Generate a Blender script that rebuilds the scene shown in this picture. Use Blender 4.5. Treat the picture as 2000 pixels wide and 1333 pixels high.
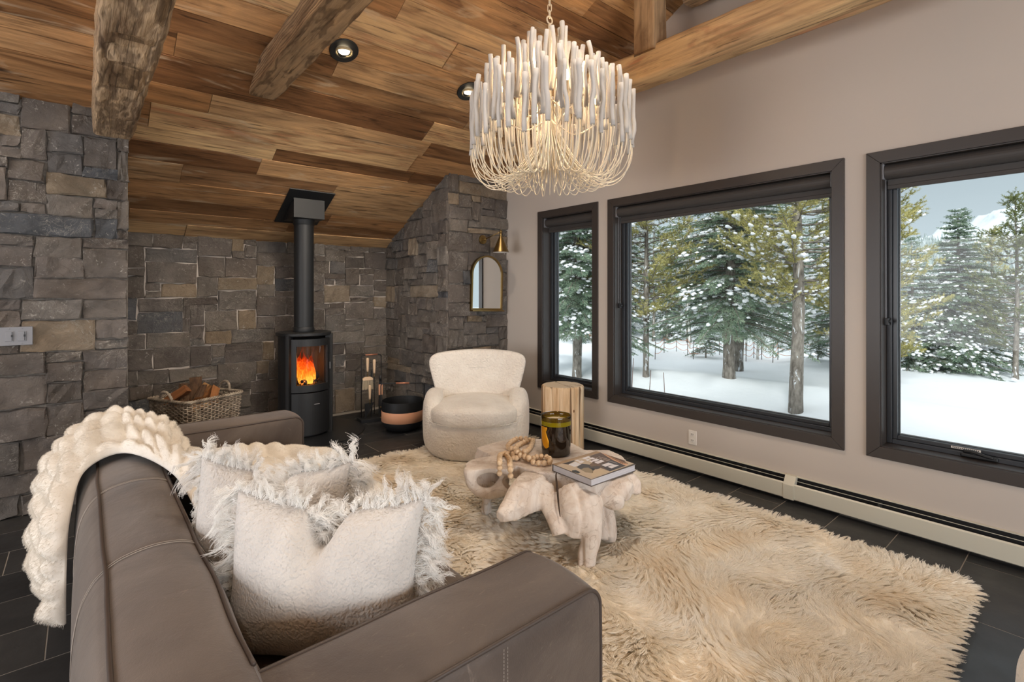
import bpy, bmesh, math, random
import numpy as np
from mathutils import Vector, Matrix

PI = math.pi
scn = bpy.context.scene
for o in list(bpy.data.objects):
    bpy.data.objects.remove(o)

# ------------------------------------------------------------------ camera
F, HX, HY, CZ = 985.0, 1000.0, 572.0, 1.45
FW = np.array([0.6468, 0.7627, 0.0]); RT = np.array([0.7627, -0.6468, 0.0]); UP = np.array([0, 0, 1.0])
CAM = np.array([0, 0, CZ])
cam = bpy.data.cameras.new('camera'); camo = bpy.data.objects.new('camera', cam)
scn.collection.objects.link(camo)
camo.location = (0, 0, CZ)
camo.rotation_euler = (PI / 2, 0, -math.atan2(0.6468, 0.7627))
cam.sensor_width = 36.0; cam.lens = 36.0 * F / 2000.0
cam.shift_y = -(666.5 - HY) / 2000.0
cam.clip_start = 0.05; cam.clip_end = 3000
scn.camera = camo

# ------------------------------------------------------------------ view, world, sun, big fill lights
vs = scn.view_settings
vs.view_transform = 'Standard'; vs.look = 'None'; vs.exposure = 0.0; vs.gamma = 1.0; vs.use_curve_mapping = False
scn.cycles.use_denoising = True
scn.cycles.use_adaptive_sampling = True; scn.cycles.adaptive_threshold = 0.04
scn.cycles.max_bounces = 7; scn.cycles.diffuse_bounces = 4; scn.cycles.glossy_bounces = 3
scn.cycles.transmission_bounces = 5; scn.cycles.transparent_max_bounces = 10
scn.cycles.caustics_reflective = False; scn.cycles.caustics_refractive = False
scn.cycles.sample_clamp_indirect = 4.0

w = bpy.data.worlds.new('winter_sky'); scn.world = w; w.use_nodes = True
nt = w.node_tree; nt.nodes.clear()
wo = nt.nodes.new('ShaderNodeOutputWorld'); bg = nt.nodes.new('ShaderNodeBackground')
tc = nt.nodes.new('ShaderNodeTexCoord'); sp = nt.nodes.new('ShaderNodeSeparateXYZ'); cr = nt.nodes.new('ShaderNodeValToRGB')
ns = nt.nodes.new('ShaderNodeTexNoise'); ns.inputs['Scale'].default_value = 2.2; ns.inputs['Detail'].default_value = 5
mp = nt.nodes.new('ShaderNodeMapping'); mp.inputs['Scale'].default_value = (1, 1, 3.5)
ad = nt.nodes.new('ShaderNodeMath'); ad.operation = 'MULTIPLY_ADD'; ad.inputs[1].default_value = 0.06
nt.links.new(tc.outputs['Generated'], sp.inputs[0]); nt.links.new(tc.outputs['Generated'], mp.inputs[0])
nt.links.new(mp.outputs[0], ns.inputs['Vector'])
nt.links.new(ns.outputs['Fac'], ad.inputs[0]); nt.links.new(sp.outputs['Z'], ad.inputs[2])
nt.links.new(ad.outputs[0], cr.inputs[0]); nt.links.new(cr.outputs[0], bg.inputs[0]); nt.links.new(bg.outputs[0], wo.inputs[0])
e = cr.color_ramp.elements
e[0].position = 0.08; e[0].color = (0.58, 0.65, 0.70, 1)
e[1].position = 0.27; e[1].color = (0.37, 0.43, 0.47, 1)
x = cr.color_ramp.elements.new(0.60); x.color = (0.86, 0.93, 1.0, 1)
x = cr.color_ramp.elements.new(1.0); x.color = (1.0, 1.0, 1.0, 1)
bg.inputs[1].default_value = 1.25


def light(name, kind, loc, energy, color, size=None, rot=None, look=None, **kw):
    l = bpy.data.lights.new(name, kind); l.energy = energy; l.color = color
    o = bpy.data.objects.new(name, l); scn.collection.objects.link(o); o.location = loc
    if kind == 'AREA':
        l.shape = 'RECTANGLE'; l.size, l.size_y = size
    if look is not None:
        o.rotation_euler = (Vector(look) - Vector(loc)).to_track_quat('-Z', 'Y').to_euler()
    if rot is not None:
        o.rotation_euler = rot
    for k, v in kw.items():
        setattr(l, k, v)
    return o


# low winter sun behind the house, softened by thin cloud
light('sun', 'SUN', (-20, 5, 20), 3.1, (1.0, 0.97, 0.93), look=(-20 + 20 * 0.75, 5 + 0.35 * 20, 20 - 20 * 0.62), angle=0.25)
# added fill lights, unseen, behind and to the left of the camera
light('fill_light_rear', 'AREA', (0.6, -4.25, 1.5), 280, (0.93, 0.97, 1.0), size=(4.6, 2.0), look=(0.8, 5, 1.35))
light('fill_light_left', 'AREA', (-3.85, 2.2, 1.45), 165, (0.96, 0.97, 1.0), size=(3.2, 1.9), look=(5, 2.9, 1.5))

# ------------------------------------------------------------------ small tools
C = scn.collection
rng = np.random.default_rng(7)


def W(px, py, t):
    "point at distance t in front of the camera along the sight line of a photo pixel"
    return CAM + t * (FW + (px - HX) / F * RT + (HY - py) / F * UP)


def Wz(px, py, z):
    return W(px, py, (z - CZ) / ((HY - py) / F))


def _h(ix, iy, iz, s):
    n = (ix * 374761393 + iy * 668265263 + iz * 2147483647 + s * 1274126177) & 0xFFFFFFFF
    n = ((n ^ (n >> 13)) * 1274126177) & 0xFFFFFFFF
    n = n ^ (n >> 16)
    return (n & 0xFFFF) / 32767.5 - 1.0


def vn(p, s=0):
    p = np.asarray(p, float); i = np.floor(p).astype(np.int64); f = p - i; f = f * f * (3 - 2 * f)
    r = 0
    for dx in (0, 1):
        for dy in (0, 1):
            for dz in (0, 1):
                wgt = (f[..., 0] if dx else 1 - f[..., 0]) * (f[..., 1] if dy else 1 - f[..., 1]) * (f[..., 2] if dz else 1 - f[..., 2])
                r = r + wgt * _h(i[..., 0] + dx, i[..., 1] + dy, i[..., 2] + dz, s)
    return r


def fbm(p, s=0, o=4):
    p = np.asarray(p, float); r = 0; a = 1.0; t = 0
    for k in range(o):
        r = r + a * vn(p * (2 ** k), s + k); t += a; a *= 0.5
    return r / t


def link(name, me, m=None, parent=None, loc=None, smooth=False, rot=None):
    o = bpy.data.objects.new(name, me); C.objects.link(o)
    if m is not None:
        for mm in (m if isinstance(m, (list, tuple)) else [m]):
            me.materials.append(mm)
    if parent is not None: o.parent = parent
    if loc is not None: o.location = loc
    if rot is not None: o.rotation_euler = rot
    if smooth: me.shade_smooth()
    return o


def mesh(name, v, f):
    me = bpy.data.meshes.new(name)
    v = np.asarray(v, float)
    if isinstance(f, np.ndarray) and f.ndim == 2:
        n, k = f.shape
        me.vertices.add(len(v)); me.vertices.foreach_set('co', v.astype(np.float32).ravel())
        me.loops.add(n * k); me.loops.foreach_set('vertex_index', f.astype(np.int32).ravel())
        me.polygons.add(n); me.polygons.foreach_set('loop_start', (np.arange(n) * k).astype(np.int32))
        me.update(calc_edges=True)
    else:
        me.from_pydata([tuple(a) for a in v], [], [tuple(a) for a in f]); me.update()
    return me


def empty(name, loc=(0, 0, 0), rz=0, parent=None):
    o = bpy.data.objects.new(name, None); C.objects.link(o); o.location = loc; o.rotation_euler = (0, 0, rz)
    o.empty_display_size = 0.05
    if parent is not None: o.parent = parent
    return o


def tag(o, label=None, cat=None, group=None, kind=None):
    if label: o['label'] = label
    if cat: o['category'] = cat
    if group: o['group'] = group
    if kind: o['kind'] = kind
    return o


class B:
    "mesh builder: collects simple shapes into one mesh"

    def __init__(s): s.v = []; s.f = []; s.n = 0; s.mi = []; s.cur = 0

    def add(s, v, f):
        v = np.asarray(v, float); s.v.append(v)
        for q in f: s.f.append(tuple(int(i) + s.n for i in q)); s.mi.append(s.cur)
        s.n += len(v); return s

    def box(s, a, b, M=None):
        x0, y0, z0 = a; x1, y1, z1 = b
        v = np.array([(x0, y0, z0), (x1, y0, z0), (x1, y1, z0), (x0, y1, z0), (x0, y0, z1), (x1, y0, z1), (x1, y1, z1), (x0, y1, z1)], float)
        if M is not None: v = v @ np.array(M.to_3x3()).T + np.array(M.translation)
        return s.add(v, [(0, 3, 2, 1), (4, 5, 6, 7), (0, 1, 5, 4), (1, 2, 6, 5), (2, 3, 7, 6), (3, 0, 4, 7)])

    def tube(s, pts, r, n=8, cap=True, closed=False):
        pts = np.asarray(pts, float); m = len(pts); r = np.broadcast_to(np.asarray(r, float), (m,))
        tg = np.gradient(pts, axis=0)
        if closed: tg = np.roll(pts, -1, 0) - np.roll(pts, 1, 0)
        tg /= np.linalg.norm(tg, axis=1)[:, None] + 1e-12
        u = np.cross(tg[0], [0, 0, 1.0])
        if np.linalg.norm(u) < 1e-3: u = np.cross(tg[0], [1.0, 0, 0])
        u /= np.linalg.norm(u); V = []
        a = np.arange(n) / n * 2 * PI
        for i in range(m):
            u = u - tg[i] * u.dot(tg[i]); u /= np.linalg.norm(u) + 1e-12; w_ = np.cross(tg[i], u)
            V.append(pts[i] + r[i] * (np.cos(a)[:, None] * u + np.sin(a)[:, None] * w_))
        V = np.concatenate(V); Fc = []
        for i in range(m if closed else m - 1):
            j = (i + 1) % m
            for k in range(n): Fc.append((i * n + k, i * n + (k + 1) % n, j * n + (k + 1) % n, j * n + k))
        if cap and not closed:
            Fc.append(tuple(range(n))[::-1]); Fc.append(tuple(range((m - 1) * n, m * n)))
        return s.add(V, Fc)

    def lathe(s, prof, n=32, c=(0, 0, 0), cap=True):
        prof = np.asarray(prof, float); a = np.arange(n) / n * 2 * PI
        V = np.concatenate([np.stack([np.cos(a) * r + c[0], np.sin(a) * r + c[1], np.full(n, z + c[2])], 1) for r, z in prof])
        Fc = []
        for i in range(len(prof) - 1):
            for k in range(n): Fc.append((i * n + k, i * n + (k + 1) % n, (i + 1) * n + (k + 1) % n, (i + 1) * n + k))
        if cap:
            if prof[0][0] > 1e-5: Fc.append(tuple(range(n))[::-1])
            if prof[-1][0] > 1e-5: Fc.append(tuple(range((len(prof) - 1) * n, len(prof) * n)))
        return s.add(V, Fc)

    def prism(s, poly, z0, z1, M=None):
        n = len(poly); v = [(x, y, z0) for x, y in poly] + [(x, y, z1) for x, y in poly]; v = np.array(v, float)
        if M is not None: v = v @ np.array(M.to_3x3()).T + np.array(M.translation)
        return s.add(v, [tuple(range(n))[::-1], tuple(range(n, 2 * n))] + [(i, (i + 1) % n, (i + 1) % n + n, i + n) for i in range(n)])

    def sphere(s, c, r, n=12, m=8):
        r = np.broadcast_to(np.asarray(r, float), (3,)); V = [(0, 0, -1)]
        for i in range(1, m):
            ph = -PI / 2 + PI * i / m
            for k in range(n): V.append((math.cos(ph) * math.cos(2 * PI * k / n), math.cos(ph) * math.sin(2 * PI * k / n), math.sin(ph)))
        V.append((0, 0, 1)); Fc = [(0, 1 + (k + 1) % n, 1 + k) for k in range(n)]
        for i in range(m - 2):
            for k in range(n): Fc.append((1 + i * n + k, 1 + i * n + (k + 1) % n, 1 + (i + 1) * n + (k + 1) % n, 1 + (i + 1) * n + k))
        L = len(V) - 1; q = 1 + (m - 2) * n
        Fc += [(q + k, q + (k + 1) % n, L) for k in range(n)]
        return s.add(np.array(V) * r + np.array(c), Fc)

    def build(s, name, m=None, parent=None, loc=None, smooth=False, bevel=0, seg=2, subsurf=0, rot=None):
        me = mesh(name, np.concatenate(s.v), s.f)
        o = link(name, me, m, parent, loc, smooth, rot)
        if s.cur or any(s.mi):
            me.polygons.foreach_set('material_index', s.mi)
        if bevel:
            b = o.modifiers.new('edge', 'BEVEL'); b.width = bevel; b.segments = seg; b.limit_method = 'ANGLE'; b.angle_limit = 0.6
            me.shade_smooth()
            b.harden_normals = True
        if subsurf:
            q = o.modifiers.new('soft', 'SUBSURF'); q.levels = q.render_levels = subsurf
        return o


def grid_mesh(P, closed_u=False, closed_v=False):
    "P: (nu,nv,3) array"
    nu, nv = P.shape[:2]; idx = np.arange(nu * nv).reshape(nu, nv)
    a = idx if closed_u else idx[:-1]; b = np.roll(idx, -1, 0) if closed_u else idx[1:]
    def cut(q): return q if closed_v else q[:, :-1]
    def nx(q): return np.roll(q, -1, 1) if closed_v else q[:, 1:]
    Fq = np.stack([cut(a), cut(b), nx(b), nx(a)], -1).reshape(-1, 4)
    return P.reshape(-1, 3), Fq


def superq(size, e=0.35, n=48, m=32, warp=None):
    "rounded cushion: superquadric of given full size; e small = boxy"
    u = np.linspace(-PI, PI, n, endpoint=False); v = np.linspace(-PI / 2, PI / 2, m)
    U, V = np.meshgrid(u, v, indexing='ij')
    sp_ = lambda x, p: np.sign(x) * np.abs(x) ** p
    e1, e2 = (e if isinstance(e, tuple) else (e, e))
    X = sp_(np.cos(V), e1) * sp_(np.cos(U), e2); Y = sp_(np.cos(V), e1) * sp_(np.sin(U), e2); Z = sp_(np.sin(V), e1)
    P = np.stack([X * size[0] / 2, Y * size[1] / 2, Z * size[2] / 2], -1)
    if warp is not None: P = warp(P)
    return grid_mesh(P, closed_u=True)


def catmull(K, n):
    K = np.asarray(K, float); m = len(K); t = np.linspace(0, m - 1, n); i = np.clip(t.astype(int), 0, m - 2); f = (t - i)
    f = f.reshape((-1,) + (1,) * (K.ndim - 1))
    p0 = K[np.clip(i - 1, 0, m - 1)]; p1 = K[i]; p2 = K[i + 1]; p3 = K[np.clip(i + 2, 0, m - 1)]
    return 0.5 * (2 * p1 + (p2 - p0) * f + (2 * p0 - 5 * p1 + 4 * p2 - p3) * f ** 2 + (3 * p1 - p0 - 3 * p2 + p3) * f ** 3)


def hair(name, P, r0, r1, m, parent=None, loc=None):
    "P: (N,k,3) strands"
    N, k = P.shape[:2]
    cu = bpy.data.hair_curves.new(name); cu.add_curves([k] * N)
    cu.attributes['position'].data.foreach_set('vector', P.astype(np.float32).ravel())
    ra = cu.attributes.get('radius') or cu.attributes.new('radius', 'FLOAT', 'POINT')
    rr = np.broadcast_to(np.linspace(r0, r1, k)[None, :], (N, k)).astype(np.float32)
    ra.data.foreach_set('value', np.ascontiguousarray(rr).ravel())
    o = bpy.data.objects.new(name, cu); C.objects.link(o); cu.materials.append(m)
    if parent is not None: o.parent = parent
    if loc is not None: o.location = loc
    return o


# ------------------------------------------------------------------ materials
def sr(*c):
    c = [x / 255.0 for x in c]
    return tuple(x / 12.92 if x <= 0.04045 else ((x + 0.055) / 1.055) ** 2.4 for x in c) + (1,)


class M:
    def __init__(s, name, base=(0.5, 0.5, 0.5, 1), rough=0.6, metal=0.0, spec=0.5, sheen=0.0):
        s.m = bpy.data.materials.new(name); s.m.use_nodes = True; s.t = s.m.node_tree; s.p = s.t.nodes['Principled BSDF']
        s.p.inputs['Base Color'].default_value = base; s.p.inputs['Roughness'].default_value = rough
        s.p.inputs['Metallic'].default_value = metal; s.p.inputs['Specular IOR Level'].default_value = spec
        if sheen: s.p.inputs['Sheen Weight'].default_value = sheen
        s.out = s.t.nodes['Material Output']

    def N(s, k, **kw):
        n = s.t.nodes.new('ShaderNode' + k)
        for a, b in kw.items(): setattr(n, a, b)
        return n

    def L(s, a, b): s.t.links.new(a, b)

    def coord(s, kind='Object', scale=(1, 1, 1), rand=0.0, rot=(0, 0, 0)):
        if kind == 'World': g = s.N('NewGeometry').outputs['Position']
        else: g = s.N('TexCoord').outputs[kind]
        mp = s.N('Mapping'); mp.inputs['Scale'].default_value = scale; mp.inputs['Rotation'].default_value = rot; s.L(g, mp.inputs['Vector'])
        if rand:
            oi = s.N('ObjectInfo'); mu = s.N('VectorMath', operation='SCALE'); cb = s.N('CombineXYZ')
            s.L(oi.outputs['Random'], cb.inputs[0]); s.L(oi.outputs['Random'], cb.inputs[1]); s.L(oi.outputs['Random'], cb.inputs[2])
            s.L(cb.outputs[0], mu.inputs[0]); mu.inputs['Scale'].default_value = rand
            s.L(mu.outputs[0], mp.inputs['Location'])
        return mp.outputs[0]

    def noise(s, co, scale=5, detail=4, rough=0.55, dist=0.0):
        n = s.N('TexNoise'); n.inputs['Scale'].default_value = scale; n.inputs['Detail'].default_value = detail
        n.inputs['Roughness'].default_value = rough; n.inputs['Distortion'].default_value = dist; s.L(co, n.inputs['Vector']); return n.outputs['Fac']

    def vor(s, co, scale=5, feature='F1', out='Distance'):
        n = s.N('TexVoronoi', feature=feature); n.inputs['Scale'].default_value = scale; s.L(co, n.inputs['Vector']); return n.outputs[out]

    def ramp(s, fac, stops):
        r = s.N('ValToRGB'); e = r.color_ramp.elements
        while len(e) < len(stops): e.new(0.5)
        for q, (p, c) in zip(e, stops):
            q.position = p; q.color = c if not isinstance(c, (int, float)) else (c, c, c, 1)
        s.L(fac, r.inputs[0]); return r.outputs[0]

    def mix(s, fac, a, b, mode='MIX'):
        n = s.N('Mix', data_type='RGBA', blend_type=mode)
        for sock, val in ((n.inputs['Factor'], fac), (n.inputs[6], a), (n.inputs[7], b)):
            if hasattr(val, 'is_linked'): s.L(val, sock)
            else: sock.default_value = val
        return n.outputs[2]

    def math(s, op, a, b=0.5, c=None):
        n = s.N('Math', operation=op)
        for k, val in enumerate([a, b] + ([c] if c is not None else [])):
            if hasattr(val, 'is_linked'): s.L(val, n.inputs[k])
            else: n.inputs[k].default_value = val
        return n.outputs[0]

    def rnd(s): return s.N('ObjectInfo').outputs['Random']

    def col(s, c): s.L(c, s.p.inputs['Base Color']); return s

    def bump(s, h, strength=0.3, dist=0.01, prev=None):
        n = s.N('Bump'); n.inputs['Strength'].default_value = strength; n.inputs['Distance'].default_value = dist
        s.L(h, n.inputs['Height'])
        if prev is not None: s.L(prev, n.inputs['Normal'])
        s.L(n.outputs[0], s.p.inputs['Normal']); return n.outputs[0]


def flat(name, c, rough=0.6, metal=0.0, spec=0.5, bump=None):
    m = M(name, c, rough, metal, spec)
    if bump: m.bump(m.noise(m.coord(), bump[0], 3), bump[1], bump[2])
    return m.m


def stone_mat(name, stops, seed=0):
    m = M(name, rough=0.85, spec=0.3)
    co = m.coord('World', rand=20.0)
    base = m.ramp(m.rnd(), stops)
    n1 = m.noise(co, 5, 6, 0.62, 0.6)
    c = m.mix(0.75, base, m.ramp(n1, [(0.3, 0.42), (0.5, 0.72), (0.7, 1.0)]), 'MULTIPLY')
    c = m.mix(0.4, c, m.ramp(m.noise(co, 1.7, 3, 0.5, 0.3), [(0.35, (0.42, 0.36, 0.3, 1)), (0.6, (0.5, 0.5, 0.52, 1))]), 'OVERLAY')
    vein = m.ramp(m.noise(co, 9, 5, 0.7, 2.2), [(0.485, 0.0), (0.5, 1.0), (0.515, 0.0)])
    msk = m.ramp(m.noise(co, 3.1, 2), [(0.52, 0.0), (0.62, 0.8)])
    c = m.mix(m.math('MULTIPLY', vein, msk), c, sr(188, 182, 170))
    c = m.mix(m.math('MULTIPLY', m.ramp(m.noise(co, 48, 3, 0.6, 0.8), [(0.60, 0.0), (0.68, 0.7)]), m.ramp(m.noise(co, 6, 2), [(0.45, 0.0), (0.6, 1.0)])), c, sr(196, 190, 180))
    m.col(c)
    nn = m.bump(m.noise(co, 9, 9, 0.74, 1.6), 0.9, 0.05)
    m.bump(m.noise(co, 55, 5, 0.7), 0.5, 0.010, nn)
    return m.m


GREYS = [(0.0, sr(118, 111, 105)), (0.25, sr(142, 133, 125)), (0.5, sr(122, 114, 108)), (0.75, sr(150, 142, 133)), (1.0, sr(124, 121, 119))]
MAT_STONE = stone_mat('grey_ledge_stone', GREYS)
MAT_TAN = stone_mat('tan_ledge_stone', [(0, sr(158, 142, 120)), (1, sr(176, 160, 140))])
MAT_BLUE = stone_mat('bluish_ledge_stone', [(0, sr(98, 101, 104)), (1, sr(116, 117, 120))])
m = M('pale_mortar', rough=0.95, spec=0.1); co = m.coord('World')
m.col(m.ramp(m.noise(co, 22, 4), [(0.35, sr(98, 92, 86)), (0.65, sr(134, 127, 119))])); m.bump(m.noise(co, 60, 4), 0.5, 0.01); MAT_MORTAR = m.m


def wood_mat(name, stops, axis=0, rough=0.7, grain=1.0, knots=True, rand=30.0, bump=0.25, light=None):
    "stops: colour ramp driven by per-object random; grain runs along local axis"
    m = M(name, rough=rough, spec=0.3)
    sc = [40, 40, 40]; sc[axis] = 1.8
    co = m.coord('Object', scale=tuple(sc), rand=rand)
    wv = m.noise(co, 1.0 * grain, 6, 0.6, 0.9)
    sc2 = [7, 7, 7]; sc2[axis] = 1.3
    co2 = m.coord('Object', scale=tuple(sc2), rand=rand * 1.7)
    big = m.noise(co2, 1.0, 4, 0.6, 1.4)
    base = m.ramp(m.rnd(), stops)
    c = m.mix(0.8, base, m.ramp(wv, [(0.28, 0.45), (0.47, 0.8), (0.62, 1.0)]), 'MULTIPLY')
    c = m.mix(0.6, c, m.ramp(big, [(0.32, (0.16, 0.12, 0.1, 1)), (0.48, (0.5, 0.5, 0.5, 1)), (0.72, (0.78, 0.74, 0.68, 1))]), 'OVERLAY')
    # dark streaks
    st = m.ramp(m.noise(co, 0.55, 3, 0.5, 2.5), [(0.60, 0.0), (0.70, 0.7)])
    c = m.mix(st, c, sr(46, 30, 20))
    if light is not None:
        lt = m.ramp(m.noise(co2, 0.9, 5, 0.6, 1.0), [(0.58, 0.0), (0.70, 0.55)])
        c = m.mix(lt, c, light)
    if knots:
        sk = [3.2, 3.2, 3.2]; sk[axis] = 1.1
        kn = m.vor(m.coord('Object', scale=tuple(sk), rand=rand), 1.0)
        c = m.mix(m.ramp(kn, [(0.02, 0.85), (0.075, 0.0)]), c, sr(40, 24, 15))
    m.col(c)
    m.bump(m.math('ADD', wv, m.math('MULTIPLY', big, 0.6)), bump, 0.012)
    return m.m


MAT_PLANK = wood_mat('reclaimed_barn_plank', [(0.0, sr(116, 80, 52)), (0.22, sr(172, 128, 86)), (0.42, sr(202, 158, 112)), (0.6, sr(142, 102, 66)), (0.85, sr(214, 176, 130)), (1.0, sr(134, 92, 60))], axis=0, rough=0.42, light=sr(206, 188, 160))
def swirl(mat, dark, axis, amt=0.55, scale=5.0, dist=7.0):
    m_ = M.__new__(M); m_.m = mat; m_.t = mat.node_tree; m_.p = m_.t.nodes['Principled BSDF']; sc_ = [3.0, 3.0, 3.0]; sc_[axis] = 0.8
    co_ = m_.coord('Object', scale=tuple(sc_), rand=3.0); w_ = m_.N('TexWave', wave_type='BANDS', bands_direction='X'); w_.inputs['Scale'].default_value = scale; w_.inputs['Distortion'].default_value = dist; w_.inputs['Detail'].default_value = 3.0; w_.inputs['Detail Scale'].default_value = 0.9; m_.L(co_, w_.inputs['Vector'])
    old = m_.p.inputs['Base Color'].links[0].from_socket; f_ = m_.ramp(w_.outputs['Fac'], [(0.05, amt), (0.35, 0.0)]); m_.col(m_.mix(f_, old, dark))
    on = m_.p.inputs['Normal'].links[0].from_socket; m_.bump(w_.outputs['Fac'], 0.5, 0.009, on); return mat


MAT_BEAM = wood_mat('hand_hewn_timber', [(0, sr(176, 148, 116)), (1, sr(182, 154, 122))], axis=1, rough=0.75, grain=0.8, bump=0.7)
swirl(MAT_BEAM, sr(72, 52, 36), 1)
MAT_BEAM2 = wood_mat('pale_hewn_timber', [(0, sr(208, 172, 128)), (1, sr(212, 176, 132))], axis=1, rough=0.7, grain=0.6, bump=0.4)
MAT_BEAM3 = wood_mat('grey_hewn_post', [(0, sr(178, 148, 114)), (1, sr(178, 148, 114))], axis=2, rough=0.75, grain=0.8, bump=0.5)

m = M('greige_painted_plaster', sr(194, 184, 175), 0.62, spec=0.25); co = m.coord('World')
m.bump(m.noise(co, 90, 3), 0.05, 0.003); MAT_PAINT = m.m
m = M('slate_floor_tile', rough=0.38, spec=0.45); co = m.coord('World', rand=9.0)
c = m.ramp(m.rnd(), [(0, sr(42, 43, 45)), (0.5, sr(50, 50, 51)), (1, sr(58, 57, 56))])
c = m.mix(0.6, c, m.ramp(m.noise(co, 3.5, 6, 0.65, 0.5), [(0.3, 0.4), (0.65, 1.0)]), 'MULTIPLY'); m.col(c)
m.L(m.ramp(m.noise(co, 6, 5), [(0.3, 0.33), (0.7, 0.52)]), m.p.inputs['Roughness'])
m.bump(m.noise(co, 14, 6, 0.6, 0.4), 0.25, 0.006); MAT_TILE = m.m
MAT_GROUT = flat('pale_grout', sr(150, 144, 136), 0.9)
MAT_WFRAME = flat('dark_bronze_window_paint', sr(58, 52, 49), 0.42, bump=(60, 0.06, 0.003))
MAT_WVINYL = flat('black_window_sash', sr(48, 50, 54), 0.35)
MAT_SHADE = flat('dark_roller_shade', sr(60, 56, 54), 0.6)
MAT_BLACK = flat('matt_black_steel', sr(26, 27, 29), 0.5, bump=(250, 0.08, 0.001))
MAT_BLACK2 = flat('deep_black_steel', sr(18, 18, 20), 0.6)
MAT_HEATER = flat('cream_enamel', sr(206, 202, 186), 0.4)
MAT_FIN = flat('dark_fin', sr(40, 42, 40), 0.6)
MAT_WHITEP = flat('white_plastic', sr(228, 222, 214), 0.4)
MAT_GREYP = flat('grey_plastic', sr(128, 128, 132), 0.45)
m = M('antique_brass', sr(146, 122, 78), 0.32, 1.0); m.bump(m.noise(m.coord(), 40, 4), 0.08, 0.002); MAT_BRASS = m.m
m = M('silvered_mirror', (0.86, 0.88, 0.88, 1), 0.02, 1.0); MAT_MIRROR = m.m


def glass_mat(name, tint=(1, 1, 1, 1), refl=0.9):
    m = M(name); m.t.nodes.remove(m.p)
    fr = m.N('Fresnel'); fr.inputs[0].default_value = 1.45
    tr = m.N('BsdfTransparent'); tr.inputs[0].default_value = tint
    gl = m.N('BsdfGlossy'); gl.inputs['Roughness'].default_value = 0.02; gl.inputs[0].default_value = (refl,) * 3 + (1,)
    gm = m.N('NewGeometry'); mx = m.N('MixShader'); m.L(m.math('MULTIPLY', fr.outputs[0], m.math('SUBTRACT', 1.0, gm.outputs['Backfacing'])), mx.inputs[0]); m.L(tr.outputs[0], mx.inputs[1]); m.L(gl.outputs[0], mx.inputs[2])
    m.L(mx.outputs[0], m.out.inputs[0]); return m.m


MAT_GLASS = glass_mat('window_glass', (0.95, 0.98, 0.98, 1), 0.45)
MAT_STOVEGLASS = glass_mat('stove_glass', (0.95, 0.95, 0.95, 1), 1.0)

m = M('taupe_nubuck_leather', rough=0.52, spec=0.35, sheen=0.25); co = m.coord('World')
c = m.ramp(m.noise(co, 2.3, 6, 0.6, 1.0), [(0.3, sr(74, 63, 57)), (0.5, sr(90, 78, 70)), (0.75, sr(108, 96, 87))])
c = m.mix(m.ramp(m.noise(m.coord('World', scale=(3, 9, 3)), 2.6, 7, 0.75, 3.0), [(0.60, 0.0), (0.68, 0.30)]), c, sr(158, 142, 128)); m.col(c)
nn = m.bump(m.noise(co, 7, 5, 0.55, 0.6), 0.35, 0.012); m.bump(m.vor(co, 260), 0.12, 0.002, nn); MAT_LEATHER = m.m
MAT_PIPING = flat('leather_piping', sr(72, 61, 55), 0.5)
MAT_THREAD = flat('grey_stitching', sr(168, 158, 148), 0.7)


def boucle(name, c0, c1, sc=95.0, d=0.012):
    m = M(name, rough=0.95, spec=0.1, sheen=0.4); co = m.coord('Object')
    ds = m.N('VectorMath', operation='ADD'); nz = m.N('TexNoise'); nz.inputs['Scale'].default_value = 30; m.L(co, nz.inputs['Vector'])
    sc_ = m.N('VectorMath', operation='SCALE'); sc_.inputs['Scale'].default_value = 0.03
    m.L(nz.outputs['Color'], sc_.inputs[0]); m.L(co, ds.inputs[0]); m.L(sc_.outputs[0], ds.inputs[1])
    v = m.vor(ds.outputs[0], sc, 'SMOOTH_F1'); h = m.math('SUBTRACT', 1.0, v)
    m.col(m.mix(m.ramp(m.noise(co, 6, 4), [(0.35, 0.0), (0.65, 1.0)]), c0, c1))
    nn = m.bump(h, 0.75, d); m.bump(m.noise(co, sc * 2.4, 3), 0.4, 0.005, nn)
    return m.m


MAT_BOUCLE = boucle('cream_shearling', sr(222, 213, 202), sr(232, 225, 215), 62, 0.012)
MAT_WOOLP = boucle('white_boucle_wool', sr(204, 199, 194), sr(218, 213, 207), 120, 0.006)


def fibre(name, stops, scale=3.0, rough=0.75, sheen=0.0, tr=0.0):
    m = M(name, rough=rough, spec=0.2, sheen=sheen); co = m.coord('World')
    m.col(m.ramp(m.noise(co, scale, 4, 0.6, 0.4), stops))
    return m


m = fibre('cream_sheepskin_wool', [(0.28, sr(246, 232, 210)), (0.45, sr(251, 243, 229)), (0.62, sr(253, 248, 239)), (0.8, sr(254, 251, 246))], 2.4)


def woolly(m, f=0.42):
    c_ = m.p.inputs['Base Color'].links[0].from_socket; d_ = m.N('BsdfDiffuse'); t_ = m.N('BsdfTranslucent'); x_ = m.N('MixShader'); x_.inputs[0].default_value = f
    m.L(c_, d_.inputs[0]); m.L(c_, t_.inputs[0]); m.L(d_.outputs[0], x_.inputs[1]); m.L(t_.outputs[0], x_.inputs[2]); m.L(x_.outputs[0], m.out.inputs[0]); m.t.nodes.remove(m.p); return m.m


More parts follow.
